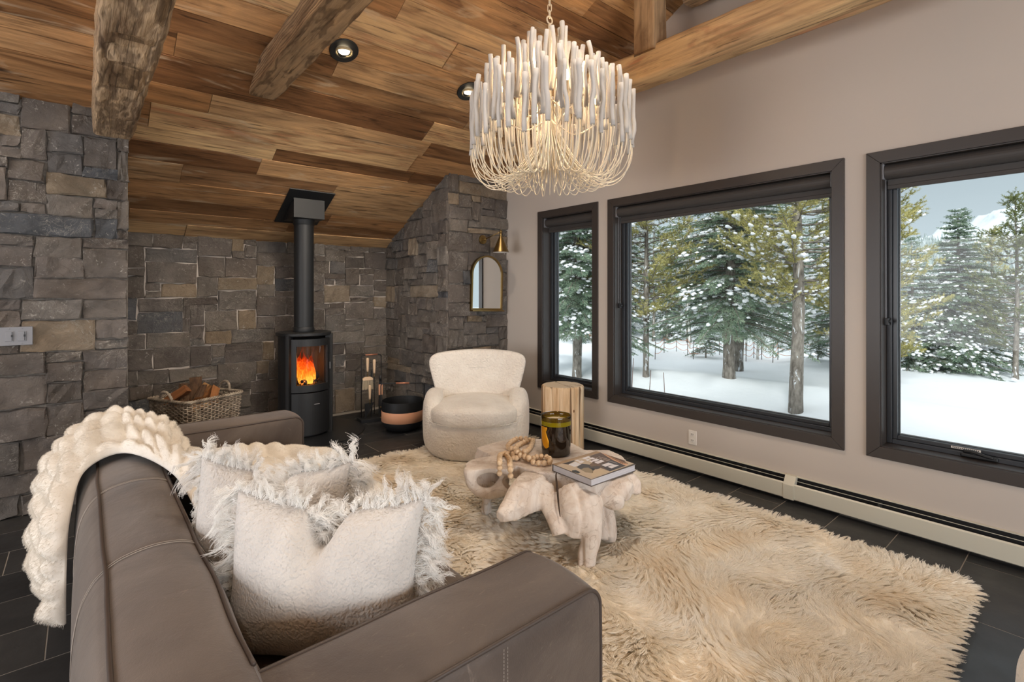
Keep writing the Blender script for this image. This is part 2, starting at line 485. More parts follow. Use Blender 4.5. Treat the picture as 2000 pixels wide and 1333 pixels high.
MAT_WOOL = woolly(m, 0.30)
MAT_WOOLBASE = flat('rug_hide', sr(250, 242, 228), 0.9)
MAT_FRINGE = woolly(fibre('white_mohair_fringe', [(0.3, sr(248, 245, 241)), (0.7, sr(253, 252, 249))], 8), 0.35)
m = M('ivory_faux_fur', rough=0.95, spec=0.05, sheen=0.15); co = m.coord('World')
m.col(m.ramp(m.noise(co, 9, 5, 0.6), [(0.3, sr(222, 214, 202)), (0.7, sr(238, 232, 222))])); m.bump(m.noise(m.coord('World', scale=(1, 1, 1)), 90, 4, 0.6, 0.4), 0.35, 0.002); MAT_FUR = m.m


# =================================================================== ROOM
XW, YB, YF = 3.78, 6.0, 4.56            # window wall, alcove back wall, stone breast face
EZ, SL = 2.01, 0.488                    # eave height, roof slope
XL, YR, YRIDGE = -4.0, -4.5, 0.75


def ceil_z(y): return EZ + SL * (YB - y) if y > YRIDGE else EZ + SL * (YB - YRIDGE) - SL * (YRIDGE - y)


# ---- stone walls: every stone its own piece
def pack(Wn, Hn, rs, seeds):
    G = -np.ones((Wn, Hn), int); out = []
    for (a, b, ww, hh, k) in seeds:
        a = max(0, min(Wn - 1, a)); b = max(0, min(Hn - 1, b)); ww = min(ww, Wn - a); hh = min(hh, Hn - b)
        if ww < 1 or hh < 1 or (G[a:a + ww, b:b + hh] >= 0).any(): continue
        G[a:a + ww, b:b + hh] = len(out); out.append((a, b, ww, hh, k))
    for j in range(Hn):
        i = 0
        while i < Wn:
            if G[i, j] >= 0: i += 1; continue
            hh = rs.choice([1, 2, 3], p=[0.24, 0.46, 0.30]); ww = {1: rs.integers(2, 6), 2: rs.integers(3, 8), 3: rs.integers(3, 7)}[int(hh)]
            run = 0
            while i + run < Wn and G[i + run, j] < 0 and run < ww: run += 1
            rest = 0
            while i + run + rest < Wn and G[i + run + rest, j] < 0: rest += 1
            if rest == 1: run += 1
            ww = run; hh = min(hh, Hn - j)
            while hh > 1 and (G[i:i + ww, j:j + hh] >= 0).any(): hh -= 1
            G[i:i + ww, j:j + hh] = len(out); out.append((i, j, ww, hh, 0)); i += ww
    return out


def stone_wall(name, org, ud, nrm, width, height, seeds, seed, zcut=None):
    org = np.array(org, float); ud = np.array(ud, float); nrm = np.array(nrm, float); up = np.array([0, 0, 1.0])
    uw, uh = 0.062, 0.07
    Wn, Hn = max(2, round(width / uw)), max(2, round(height / uh)); uw, uh = width / Wn, height / Hn
    b = B()
    top0 = zcut(0) if zcut else height; top1 = zcut(width) if zcut else height
    q = [org, org + ud * width, org + ud * width + up * top1, org + up * top0]
    v = [p - nrm * 0.012 for p in q] + [p - nrm * 0.19 for p in q]
    b.add(v, [(0, 1, 2, 3), (7, 6, 5, 4), (0, 4, 5, 1), (1, 5, 6, 2), (2, 6, 7, 3), (3, 7, 4, 0)])
    wall = b.build(name, MAT_MORTAR); tag(wall, kind='structure')
    rs = np.random.default_rng(seed)
    sd = [(int(a / uw), int(c / uh), max(2, round(ww / uw)), max(1, round(hh / uh)), k) for a, c, ww, hh, k in seeds]
    for (i, j, ww, hh, k) in pack(Wn, Hn, rs, sd):
        u0, v0, wd, ht = i * uw, j * uh, ww * uw, hh * uh
        if zcut and v0 + ht * 0.25 > zcut(u0 + wd / 2): continue
        nu, nv = 7, 5; g = 0.0022
        su = np.array([0, 0.028, 0.25, 0.5, 0.75, 0.972, 1]); sv = np.array([0, 0.05, 0.5, 0.95, 1])
        U, V = np.meshgrid(su, sv, indexing='ij')
        jit = rs.normal(0, 1, (nu, nv, 2)) * 0.0035
        uu = (U - 0.5) * (wd - 2 * g); vv = (V - 0.5) * (ht - 2 * g)
        cc = rs.normal(0, 0.0045, (2, 2, 2))       # skewed corners
        uu = uu + (1 - U) * (1 - V) * cc[0, 0, 0] + U * (1 - V) * cc[1, 0, 0] + (1 - U) * V * cc[0, 1, 0] + U * V * cc[1, 1, 0] + jit[..., 0]
        vv = vv + (1 - U) * (1 - V) * cc[0, 0, 1] + U * (1 - V) * cc[1, 0, 1] + (1 - U) * V * cc[0, 1, 1] + U * V * cc[1, 1, 1] + jit[..., 1]
        rim = (U == 0) | (U == 1) | (V == 0) | (V == 1)
        d = 0.012 + rs.uniform(0, 0.016) + rs.normal(0, 0.0058, (nu, nv)) + (U - 0.5) * rs.normal(0, 0.012) + (V - 0.5) * rs.normal(0, 0.01)
        d = np.where(rim, np.maximum(d - rs.uniform(0.006, 0.013, (nu, nv)), 0.0), np.maximum(d, 0.006))
        P = uu[..., None] * ud + vv[..., None] * up + d[..., None] * nrm
        Vv, Ff = grid_mesh(P); Ff = [tuple(x) for x in Ff]
        ring = [a * nv for a in range(nu)] + [(nu - 1) * nv + c for c in range(1, nv)] + [a * nv + nv - 1 for a in range(nu - 2, -1, -1)] + [c for c in range(nv - 2, 0, -1)]
        base = len(Vv); Vv = np.concatenate([Vv, Vv[ring] - nrm * 0.03])
        for a in range(len(ring)):
            c = (a + 1) % len(ring); Ff.append((ring[a], base + a, base + c, ring[c]))
        if np.dot(np.cross(ud, up), nrm) < 0: Ff = [f[::-1] for f in Ff]
        ct = org + ud * (u0 + wd / 2) + up * (v0 + ht / 2)
        me = mesh('stone', Vv, Ff)
        mt = MAT_TAN if k == 1 else MAT_BLUE if k == 2 else (MAT_TAN if rs.random() < 0.02 else MAT_BLUE if rs.random() < 0.03 else MAT_STONE)
        o = link('stone', me, mt, wall, tuple(ct))
    return wall


def on_y(px, py, y):      # pixel on a plane Y=y -> (x, z)
    dY = 0.7627 - 0.6468 * (px - HX) / F; t = y / dY; p = W(px, py, t); return p[0], p[2]


def on_x(px, py, x):
    dX = 0.6468 + 0.7627 * (px - HX) / F; t = x / dX; p = W(px, py, t); return p[1], p[2]


def seeds_y(lst, y, x0):
    r = []
    for (a, b, c, d, k) in lst:      # photo rectangle left, top, right, bottom
        X0, Z1 = on_y(a, b, y); X1, Z0 = on_y(c, d, y); r.append((X0 - x0, Z0, X1 - X0, Z1 - Z0, k))
    return r


XLW = -2.6
stone_wall('wall_back_left', (XLW, YF, 0), (1, 0, 0), (0, -1, 0), 0.24 - XLW, 2.74,
           seeds_y([(107, 342, 212, 390, 1), (58, 624, 208, 670, 1), (172, 340, 246, 342, 2), (200, 270, 252, 350, 2), (204, 420, 250, 465, 2), (0, 580, 68, 635, 2), (92, 275, 200, 340, 0)], YF, XLW), 3)
stone_wall('wall_back', (0.20, YB, 0), (1, 0, 0), (0, -1, 0), 2.77, 2.03,
           seeds_y([(323, 542, 390, 570, 1), (277, 595, 372, 636, 2), (252, 575, 278, 615, 1), (475, 600, 508, 637, 1), (404, 643, 452, 671, 1), (640, 555, 692, 590, 1), (655, 768, 692, 802, 1), (522, 660, 545, 695, 1)], YB, 0.20), 11)
# alcove side wall (faces -X), runs from the corner towards the room
SWX = 2.97
sd = []
for (a, b, c, d, k) in [(755, 555, 772, 590, 1), (804, 552, 862, 572, 1), (760, 698, 808, 722, 1), (806, 460, 824, 492, 1)]:
    y0, z1 = on_x(a, b, SWX); y1, z0 = on_x(c, d, SWX); sd.append((6.0 - y0, z0, y0 - y1, z1 - z0, k))
stone_wall('wall_alcove_side', (SWX, YB, 0), (0, -1, 0), (-1, 0, 0), YB - YF, 2.72, sd, 5, zcut=lambda u: 2.03 + SL * u)
stone_wall('wall_back_right', (SWX, YF, 0), (1, 0, 0), (0, -1, 0), XW - SWX, 2.74,
           seeds_y([(913, 432, 978, 456, 1), (880, 365, 900, 395, 1), (900, 348, 945, 376, 1), (914, 612, 938, 626, 1)], YF, SWX), 8)
# hidden return and outer shell of the stone walls
b = B(); b.box((0.06, YF + 0.02, 0), (0.235, YB + 0.2, 3.0)); tag(b.build('wall_alcove_left', MAT_MORTAR), kind='structure')

# ---- window wall (painted gable) with three openings
WT = 0.22
ZT, ZB = 2.328, 0.421                       # outer edges of the casings
CW = 0.072                                   # casing width
WIN = [(4.011, 3.168), (3.049, 1.104), (0.9826, -0.95)]   # (far Y, near Y) outer edges
b = B()
ys = [YF + 0.2]
for a, c in WIN: ys += [a - CW, c + CW]
ys.append(YR - 0.2)
zt, zb = ZT - CW, ZB + CW


def wall_piece(y1, y0, z0, z1):
    # z1 None -> up to the roof
    if z1 is not None: b.box((XW, y0, z0), (XW + WT, y1, z1)); return
    cuts = [y0] + ([YRIDGE] if y0 < YRIDGE < y1 else []) + [y1]
    for q0, q1 in zip(cuts[:-1], cuts[1:]):
        a0, a1 = ceil_z(q0) + 0.1, ceil_z(q1) + 0.1
        v = [(XW, q0, z0), (XW + WT, q0, z0), (XW + WT, q1, z0), (XW, q1, z0), (XW, q0, a0), (XW + WT, q0, a0), (XW + WT, q1, a1), (XW, q1, a1)]
        b.add(v, [(0, 3, 2, 1), (4, 5, 6, 7), (0, 1, 5, 4), (1, 2, 6, 5), (2, 3, 7, 6), (3, 0, 4, 7)])


wall_piece(ys[0], ys[-1], zt, None); wall_piece(ys[0], ys[-1], -1.2, zb)
for i in range(0, 8, 2): wall_piece(ys[i], ys[i + 1], zb, zt)
tag(b.build('wall_right', MAT_PAINT), kind='structure')
b = B(); b.box((XL - 0.2, YR, -0.3), (XL, YB, 5)); tag(b.build('wall_left', MAT_PAINT), kind='structure')
b = B(); b.box((XL - 0.2, YR - 0.2, -0.3), (XW + WT, YR, 5)); tag(b.build('wall_front', MAT_PAINT), kind='structure')
b = B(); b.box((XL, YF + 0.0, 0), (XLW, YF + 0.2, 3.2)); b.box((XL, YB, 0), (XW, YB + 0.2, 2.2)); tag(b.build('wall_back_outer', MAT_PAINT), kind='structure')

# ---- windows
for wi, (ya, yb) in enumerate(WIN):
    wname = 'window_%d' % (wi + 1)
    wr = empty(wname, (XW, (ya + yb) / 2, ZB)); tag(wr, kind='structure')
    L0 = np.array([XW, (ya + yb) / 2, ZB])
    def Q(p): return tuple(np.array(p) - L0)
    # casing: four mitred boards
    t = 0.016
    for nm, poly in (('casing', [(ya, ZT), (yb, ZT), (yb + CW, ZT - CW), (ya - CW, ZT - CW)]), ('casing', [(ya, ZB), (yb, ZB), (yb + CW, ZB + CW), (ya - CW, ZB + CW)]),
                     ('casing', [(ya, ZB), (ya, ZT), (ya - CW, ZT - CW), (ya - CW, ZB + CW)]), ('casing', [(yb, ZB), (yb, ZT), (yb + CW, ZT - CW), (yb + CW, ZB + CW)])):
        b = B(); v = [Q((XW - t, y, z)) for y, z in poly] + [Q((XW + 0.004, y, z)) for y, z in poly]
        b.add(v, [(0, 1, 2, 3), (7, 6, 5, 4), (0, 4, 5, 1), (1, 5, 6, 2), (2, 6, 7, 3), (3, 7, 4, 0)]); b.build(nm, MAT_WFRAME, wr, bevel=0.002, seg=1)
    y1, y0, z1, z0 = ya - CW, yb + CW, ZT - CW, ZB + CW
    b = B(); d = 0.145; k = 0.006
    b.box(Q((XW - 0.002, y1 - k, z0)), Q((XW + d, y1 + 0.002, z1))); b.box(Q((XW - 0.002, y0 - 0.002, z0)), Q((XW + d, y0 + k, z1)))
    b.box(Q((XW - 0.002, y0, z1 - k)), Q((XW + d, y1, z1 + 0.002))); b.box(Q((XW - 0.002, y0, z0 - 0.002)), Q((XW + d, y1, z0 + k)))
    b.build('jamb_liner', MAT_WFRAME, wr)
    # outer frame and sash (stepped)
    def ring(x0, x1, m0, m1, nm, mat):
        b = B()
        b.box(Q((x0, y1 - m1, z0 + m0)), Q((x1, y1 - m0, z1 - m0))); b.box(Q((x0, y0 + m0, z0 + m0)), Q((x1, y0 + m1, z1 - m0)))
        b.box(Q((x0, y0 + m1, z1 - m1)), Q((x1, y1 - m1, z1 - m0))); b.box(Q((x0, y0 + m1, z0 + m0)), Q((x1, y1 - m1, z0 + m1)))
        return b.build(nm, mat, wr, bevel=0.003, seg=1)
    ring(XW + 0.105, XW + 0.20, 0.006, 0.034, 'window_frame', MAT_WVINYL)
    ring(XW + 0.125, XW + 0.19, 0.034, 0.058, 'sash', MAT_WVINYL)
    b = B(); b.box(Q((XW + 0.155, y0 + 0.05, z0 + 0.05)), Q((XW + 0.161, y1 - 0.05, z1 - 0.05))); b.build('pane', MAT_GLASS, wr)
    # spacer bars round the double glazing
    ring(XW + 0.162, XW + 0.172, 0.058, 0.066, 'glazing_spacer', MAT_GREYP)
    # roller shade, rolled up
    b = B(); cx, cz = XW + 0.055, z1 - 0.052; a = np.linspace(0, 2 * PI, 25)[:-1]
    b.tube([Q((cx, y0 + 0.016, cz)), Q((cx, y1 - 0.016, cz))], 0.047, 24); b.build('roller_shade', MAT_SHADE, wr, smooth=False)
    b = B(); b.box(Q((XW + 0.072, y0 + 0.018, z1 - 0.150)), Q((XW + 0.084, y1 - 0.018, z1 - 0.05))); b.box(Q((XW + 0.068, y0 + 0.018, z1 - 0.158)), Q((XW + 0.088, y1 - 0.018, z1 - 0.132))); b.build('shade_hem', MAT_SHADE, wr, bevel=0.003, seg=1)
    for yy in (y0 + 0.008, y1 - 0.008):
        b = B(); b.box(Q((XW + 0.01, yy - 0.006, z1 - 0.10)), Q((XW + 0.10, yy + 0.006, z1 - 0.003))); b.build('shade_bracket', MAT_GREYP, wr)
    # bead chain loop with tension clip on the far jamb
    zc = ZB + (0.92 if wi == 1 else 0.86)
    if wi > 0:
        pts = [(XW + 0.05, y1 - 0.012, z1 - 0.08), (XW + 0.048, y1 - 0.014, zc + 0.1), (XW + 0.05, y1 - 0.016, zc), (XW + 0.062, y1 - 0.016, zc - 0.012), (XW + 0.07, y1 - 0.014, zc), (XW + 0.074, y1 - 0.013, zc + 0.15), (XW + 0.07, y1 - 0.012, z1 - 0.08)]
        b = B(); b.tube([Q(p) for p in catmull(pts, 40)], 0.0022, 5); b.build('bead_chain', MAT_GREYP, wr, smooth=True)
        b = B(); b.box(Q((XW + 0.045, y1 - 0.03, zc - 0.035)), Q((XW + 0.075, y1 - 0.006, zc + 0.01))); b.sphere(Q((XW + 0.06, y1 - 0.034, zc - 0.01)), 0.012, 10, 6); b.build('chain_clip', MAT_BLACK, wr, bevel=0.004)
    if wi == 2:
        # crank handle and sticker on the lower sash
        yh, _ = on_x(1915, 905, XW + 0.11)
        b = B(); b.box(Q((XW + 0.085, yh - 0.075, z0 + 0.010)), Q((XW + 0.118, yh + 0.085, z0 + 0.034))); b.build('crank_base', MAT_BLACK, wr, bevel=0.008, seg=3)
        b = B(); pts = catmull([(XW + 0.10, yh + 0.07, z0 + 0.04), (XW + 0.088, yh + 0.03, z0 + 0.046), (XW + 0.083, yh - 0.02, z0 + 0.036), (XW + 0.085, yh - 0.055, z0 + 0.03)], 14)
        b.tube([Q(p) for p in pts], np.linspace(0.011, 0.007, 14), 10); b.build('crank_handle', MAT_BLACK, wr, smooth=True)
        b = B(); b.box(Q((XW + 0.1235, yh + 0.0, z0 + 0.042)), Q((XW + 0.1250, yh + 0.13, z0 + 0.054))); b.build('sticker', MAT_WHITEP, wr)
        for q in range(14):
            yy = yh + 0.008 + q * 0.0085; b = B(); b.box(Q((XW + 0.1231, yy, z0 + 0.045)), Q((XW + 0.1236, yy + 0.005, z0 + 0.051))); b.build('sticker_print', MAT_BLACK, wr)
# unseen frames added on solid walls around the two fill area lights
for k, (a, c, ax) in enumerate([((-1.75, 2.95), (0.7, 2.8), 'y'), ((0.6, 3.8), (0.65, 2.65), 'x')]):
    b = B()
    for (s0, s1, q0, q1) in ((a[0], a[1], c[0], c[0] + 0.08), (a[0], a[1], c[1] - 0.08, c[1]), (a[0], a[0] + 0.08, c[0], c[1]), (a[1] - 0.08, a[1], c[0], c[1])):
        if ax == 'y': b.box((s0, YR, q0), (s1, YR + 0.05, q1))
        else: b.box((XL, s0, q0), (XL + 0.05, s1, q1))
    tag(b.build('window_%d' % (4 + k), MAT_WFRAME), kind='structure')

# ---- floor: slate tiles in running bond over pale grout
b = B(); b.box((XL, YR, -0.2), (XW + WT, YB + 0.2, -0.0015)); floor = tag(b.build('floor', MAT_GROUT), kind='structure')
rs = np.random.default_rng(4); TW, TH = 0.625, 0.316; row = 0; y = 3.972 + 6 * TH
while y > -1.3:
    xo = XL + [0.0, 0.33, 0.13, 0.46][row % 4] - 0.2
    while xo < XW:
        xa, xb = max(xo, -2.6) + 0.0022, min(xo + TW, XW) - 0.0022
        if xb - xa > 0.05:
            b = B(); h = 0.002; b.box((-(xb - xa) / 2, -TH / 2 + 0.0022, -0.009), ((xb - xa) / 2, TH / 2 - 0.0022, 0))
            b.build('tile', MAT_TILE, floor, ((xa + xb) / 2, y - TH / 2, 0), bevel=0.0012, seg=1)
        xo += TW
    y -= TH; row += 1

# ---- ceiling planks
ceil = empty('ceiling', (0, YB, EZ)); tag(ceil, kind='structure')
th = math.atan(SL); cs, sn = math.cos(th), math.sin(th)
b = B()   # roof deck above the planks
rz = ceil_z(YRIDGE)
for (ya, za, yb2, zb2) in ((YB + 0.5, EZ - SL * 0.5, YRIDGE, rz), (YRIDGE, rz, YR - 0.5, ceil_z(YR - 0.5))):
    v = []
    for xx in (XL - 0.3, XW + 0.9):
        v += [(xx, ya, za + 0.06), (xx, yb2, zb2 + 0.06), (xx, yb2, zb2 + 0.3), (xx, ya, za + 0.3)]
    v = [(p[0], p[1] - YB, p[2] - EZ) for p in v]
    b.add(v, [(0, 1, 2, 3), (7, 6, 5, 4), (0, 4, 5, 1), (1, 5, 6, 2), (2, 6, 7, 3), (3, 7, 4, 0)])
b.build('roof_deck', MAT_PLANK, ceil)
rs = np.random.default_rng(12); s = 0.0; LN = (YB - YRIDGE) / cs
while s < LN:
    wd = float(rs.choice([0.17, 0.2, 0.225, 0.26])); x0 = -2.7 - rs.uniform(0, 1.5)
    while x0 < XW:
        ln = rs.uniform(0.9, 2.7); x1 = min(x0 + ln, XW + 0.0)
        if XW - x1 < 0.3: x1 = XW
        if x1 > -2.7:
            off = rs.uniform(0, 0.011); b = B()
            b.box((-(x1 - x0) / 2 + 0.001, -wd / 2 + 0.0015, 0), ((x1 - x0) / 2 - 0.001, wd / 2 - 0.0015, 0.03))
            sc_ = s + wd / 2
            # local +Y runs down-slope is -; place with rotation about X so that local Y goes from ridge to eave
            o = b.build('plank', MAT_PLANK, ceil, ((x0 + x1) / 2, -sc_ * cs + (off) * sn * 1.0, sc_ * sn + off * cs), rot=(-th, 0, 0), bevel=0.0015, seg=1)
        x0 = x1
        if x0 >= XW - 0.01: break
    s += wd
# plain planking of the far slope behind the camera
b = B(); v = [(p[0], p[1] - YB, p[2] - EZ) for p in ((XL, YRIDGE, rz), (XW, YRIDGE, rz), (XW, YR, ceil_z(YR)), (XL, YR, ceil_z(YR)))]
v += [(p[0], p[1], p[2] + 0.05) for p in v]
b.add(v, [(3, 2, 1, 0), (4, 5, 6, 7), (0, 1, 5, 4), (1, 2, 6, 5), (2, 3, 7, 6), (3, 0, 4, 7)])
b.build('far_slope', MAT_PLANK, ceil)
b = B(); b.box((XL, -(LN) * cs, 0), (-2.6, 0, 0.02));
v = [(XL, 0, 0), (-2.65, 0, 0), (-2.65, -LN * cs, LN * sn), (XL, -LN * cs, LN * sn)]; v += [(a_, b_, c_ + 0.05) for a_, b_, c_ in v]
b = B(); b.add(v, [(3, 2, 1, 0), (4, 5, 6, 7), (0, 1, 5, 4), (1, 2, 6, 5), (2, 3, 7, 6), (3, 0, 4, 7)]); b.build('side_planking', MAT_PLANK, ceil)


# ---- hand-hewn beams
def hewn(name, p0, p1, wd, ht, mat, seed, amp=0.012, seg=70, label=None, checks=3, axis=1, bow=0.0, taper=None):
    p0 = np.array(p0, float); p1 = np.array(p1, float); L = np.linalg.norm(p1 - p0); rs = np.random.default_rng(seed)
    K = 40; a = np.linspace(0, 2 * PI, K, endpoint=False) + PI / K; e = 0.22
    cx_ = np.sign(np.cos(a)) * np.abs(np.cos(a)) ** e * wd / 2; cz_ = np.sign(np.sin(a)) * np.abs(np.sin(a)) ** e * ht / 2
    s = np.linspace(0, L, seg); P = np.zeros((seg, K, 3))
    X = np.broadcast_to(cx_, (seg, K)); Z = np.broadcast_to(cz_, (seg, K)); S = np.broadcast_to(s[:, None], (seg, K))
    q = np.stack([X * 7, S * 3.2, Z * 7], -1); n1 = fbm(q, seed, 3); q2 = np.stack([X * 22, S * 4.5, Z * 22], -1); n2 = fbm(q2, seed + 9, 3)
    sc = 1 + (n1 * amp * 1.2 + n2 * amp) / (min(wd, ht) / 2)
    if taper is not None: sc = sc * np.interp(s / L, [0, 1], taper)[:, None]
    X = X * sc; Z = Z * sc
    # facet hollows left by the adze
    hol = np.clip(vn(np.stack([S * 6.0, X * 9 + Z * 9, Z * 4 + seed], -1), 3), 0, 1) * amp * 0.25
    X = X - np.sign(X) * hol; Z = Z + bow * np.sin(S / L * PI)
    for c in range(checks):
        ai = rs.integers(0, K); s0, s1 = sorted(rs.uniform(0, L, 2)); m_ = (S > s0) & (S < s1 + 0.3)
        aj = (ai + np.round(vn(np.stack([s * 3, s * 0, s * 0 + c], -1), seed) * 1.6)).astype(int) % K
        for i in range(seg):
            if m_[i, 0]: X[i, aj[i]] *= 0.90; Z[i, aj[i]] *= 0.90
    loc = np.stack([X, S, Z] if axis == 1 else [X, Z, S], -1)
    V, Fq = grid_mesh(loc, closed_v=True); Fl = [tuple(f) for f in Fq] + [tuple(range(K))[::-1], tuple(range((seg - 1) * K, seg * K))]
    if axis == 1: Fl = [f[::-1] for f in Fl]
    me = mesh(name, V, Fl); o = link(name, me, mat, None, tuple(p0), smooth=True)
    tag(o, kind='structure'); d = (p1 - p0) / L
    if axis == 1: o.rotation_euler = Vector((0, 1, 0)).rotation_difference(Vector(d)).to_euler()
    return o


hewn('trim_1', (0.155, YF + 0.03, 2.665), (0.155, 0.9, 2.665), 0.235, 0.23, MAT_BEAM, 1, amp=0.009, seg=150)
hewn('trim_2', (1.025, 4.16, 3.015), (1.025, 0.9, 3.015), 0.185, 0.20, MAT_BEAM, 5, amp=0.007, seg=110)
hewn('trim_3', (3.25, 3.55, 3.145), (3.25, -4.4, 3.145), 0.235, 0.20, MAT_BEAM2, 9, amp=0.006, seg=160, checks=5)
hewn('trim_4', (3.215, 2.205, 3.22), (3.215, 2.205, 4.0), 0.17, 0.185, MAT_BEAM3, 14, amp=0.008, seg=30, axis=2)
hewn('trim_5', (3.60, 2.12, 3.79), (3.60, 0.95, 3.79), 0.20, 0.16, MAT_BEAM, 17, amp=0.012, seg=40)


# =================================================================== STANDING THINGS
def col_round(n=24): return np.arange(n) / n * 2 * PI


# ---- baseboard heater under the windows
hx = XW - 0.072
h = tag(empty('baseboard_heater', (XW, 1.5, 0)), 'long low cream metal baseboard heater running under all the windows', 'heater')
def hsec(y1, y0, nm):
    b = B(); pr = [(XW - 0.001 - XW, 0.172), (-0.030, 0.176), (-0.034, 0.170), (-0.004, 0.165)]
    b.box((-0.004, y0, 0.02), (-0.001, y1, 0.175)); b.box((-0.022, y0, 0.169), (-0.001, y1, 0.174)); b.build('back_plate', MAT_HEATER, h, (0, -1.5, 0), bevel=0.001, seg=1)
    b = B(); b.add([(-0.064, y0, 0.134), (-0.064, y1, 0.134), (-0.072, y1, 0.126), (-0.072, y0, 0.126), (-0.072, y1, 0.030), (-0.072, y0, 0.030), (-0.060, y1, 0.022), (-0.060, y0, 0.022)],
             [(0, 1, 2, 3), (3, 2, 4, 5), (5, 4, 6, 7)]); b.build('front_panel', MAT_HEATER, h, (0, -1.5, 0))
    b = B(); b.box((-0.062, y0, 0.03), (-0.0045, y1, 0.085)); b.box((-0.0055, y0, 0.08), (-0.0042, y1, 0.168)); b.box((-0.0635, y0, 0.08), (-0.0625, y1, 0.131)); b.build('fins_and_shade_liner', MAT_BLACK2, h, (0, -1.5, 0))  # black fins and liner sheets put the shade of the slots into the colour
    b = B(); b.box((-0.0455, y0, 0.150), (-0.0425, y1, 0.1525)); b.build('damper', MAT_HEATER, h, (0, -1.5, 0))
    for yy in np.arange(y0 + 0.3, y1, 0.75):
        b = B(); b.box((-0.062, yy, 0.08), (-0.006, yy + 0.010, 0.150)); b.build('bracket', MAT_FIN, h, (0, -1.5, 0))
hsec(4.50, 1.44, 'a'); hsec(1.40, -2.4, 'b')
b = B(); b.add([(-0.001, 1.385, 0.178), (-0.036, 1.385, 0.178), (-0.076, 1.385, 0.122), (-0.076, 1.385, 0.024), (-0.001, 1.455, 0.178), (-0.036, 1.455, 0.178), (-0.076, 1.455, 0.122), (-0.076, 1.455, 0.024)],
               [(0, 1, 5, 4), (1, 2, 6, 5), (2, 3, 7, 6), (0, 3, 2, 1), (4, 5, 6, 7)]); b.build('joint_cover', MAT_HEATER, h, (0, -1.5, 0))

# ---- wall socket, light switch
yo, zo = on_x(1353, 855, XW)
t = tag(empty('wall_socket', (XW, yo, zo)), 'white double power socket on the wall below the large window', 'socket')
b = B(); b.box((-0.006, -0.036, -0.058), (0, 0.036, 0.058)); b.build('cover_plate', MAT_WHITEP, t, bevel=0.003)
for dz in (-0.024, 0.024):
    b = B(); b.box((-0.008, -0.017, dz - 0.015), (-0.004, 0.017, dz + 0.015)); f = b.build('receptacle', MAT_WHITEP, t, bevel=0.003)
    b = B(); b.box((-0.0086, -0.008, dz - 0.003), (-0.007, -0.005, dz + 0.008)); b.box((-0.0086, 0.005, dz - 0.003), (-0.007, 0.008, dz + 0.008)); b.lathe([(0.0025, -0.0005), (0.0025, 0.0005)], 8, (-0.0081, 0, dz - 0.009)); b.build('slot', MAT_BLACK2, f)
xs_, zs_ = on_y(31, 657, YF - 0.03)
t = tag(empty('light_switch', (xs_, YF - 0.03, zs_)), 'grey two-gang light switch on the stone wall at the left', 'switch')
b = B(); b.box((-0.080, -0.010, -0.060), (0.080, 0.022, 0.060)); b.build('cover_plate', MAT_GREYP, t, bevel=0.004)
for dx in (-0.029, 0.029):
    b = B(); b.box((dx - 0.020, -0.014, -0.032), (dx + 0.020, -0.008, 0.032)); f = b.build('rocker', MAT_GREYP, t, bevel=0.002)
    b = B(); b.box((dx + 0.011, -0.0165, -0.028), (dx + 0.014, -0.013, 0.028)); b.box((dx + 0.008, -0.018, -0.004), (dx + 0.017, -0.013, 0.010)); b.build('dimmer_slider', MAT_BLACK, f)
for dx in (-0.029, 0.029):
    for dz in (-0.048, 0.048):
        b = B(); b.sphere((dx, -0.010, dz), (0.004, 0.0015, 0.004), 8, 4); b.build('screw', MAT_GREYP, t)

# ---- wood stove
SX, SY = 1.735, 5.38
m = M('glowing_flame'); m.t.nodes.remove(m.p)
co = m.coord('Object'); sp_ = m.N('SeparateXYZ'); m.L(co, sp_.inputs[0])
hgt = m.math('ADD', m.math('MULTIPLY', sp_.outputs['Z'], 4.0), m.math('MULTIPLY', m.math('SUBTRACT', m.noise(m.coord('Object', scale=(2, 2, 1), rand=5), 16, 5, 0.6, 1.0), 0.5), 1.5))
em = m.N('Emission'); m.L(m.ramp(hgt, [(0.0, (1.0, 0.42, 0.05, 1)), (0.35, (1.0, 0.20, 0.012, 1)), (0.75, (0.75, 0.055, 0.004, 1)), (1.0, (0.22, 0.01, 0.0, 1))]), em.inputs[0]); em.inputs[1].default_value = 2.0
tr = m.N('BsdfTransparent'); mx = m.N('MixShader'); m.L(m.ramp(m.math('SUBTRACT', hgt, m.math('MULTIPLY', m.noise(m.coord('Object', scale=(2, 2, 0.8), rand=9), 22, 3), 0.7)), [(0.25, 0.12), (0.85, 0.92)]), mx.inputs[0]); m.L(em.outputs[0], mx.inputs[1]); m.L(tr.outputs[0], mx.inputs[2]); m.L(mx.outputs[0], m.out.inputs[0]); MAT_FLAME = m.m
m = M('charred_log', sr(30, 24, 22), 0.9); co = m.coord('Object', rand=4)
k = m.ramp(m.vor(co, 38, 'DISTANCE_TO_EDGE'), [(0.0, 1.0), (0.05, 0.0)]); gl = m.math('MULTIPLY', k, m.ramp(m.noise(co, 9, 3), [(0.5, 0.0), (0.62, 1.0)]))
m.p.inputs['Emission Color'].default_value = (1.0, 0.25, 0.03, 1); m.L(m.math('MULTIPLY', gl, 4.0), m.p.inputs['Emission Strength']); m.bump(m.vor(co, 38), 0.8, 0.01); MAT_CHAR = m.m

st = tag(empty('wood_stove', (SX, SY, 0)), 'black cylindrical wood-burning stove with a fire behind curved glass', 'stove')
R = 0.262; FA = -PI / 2 + math.radians(4)


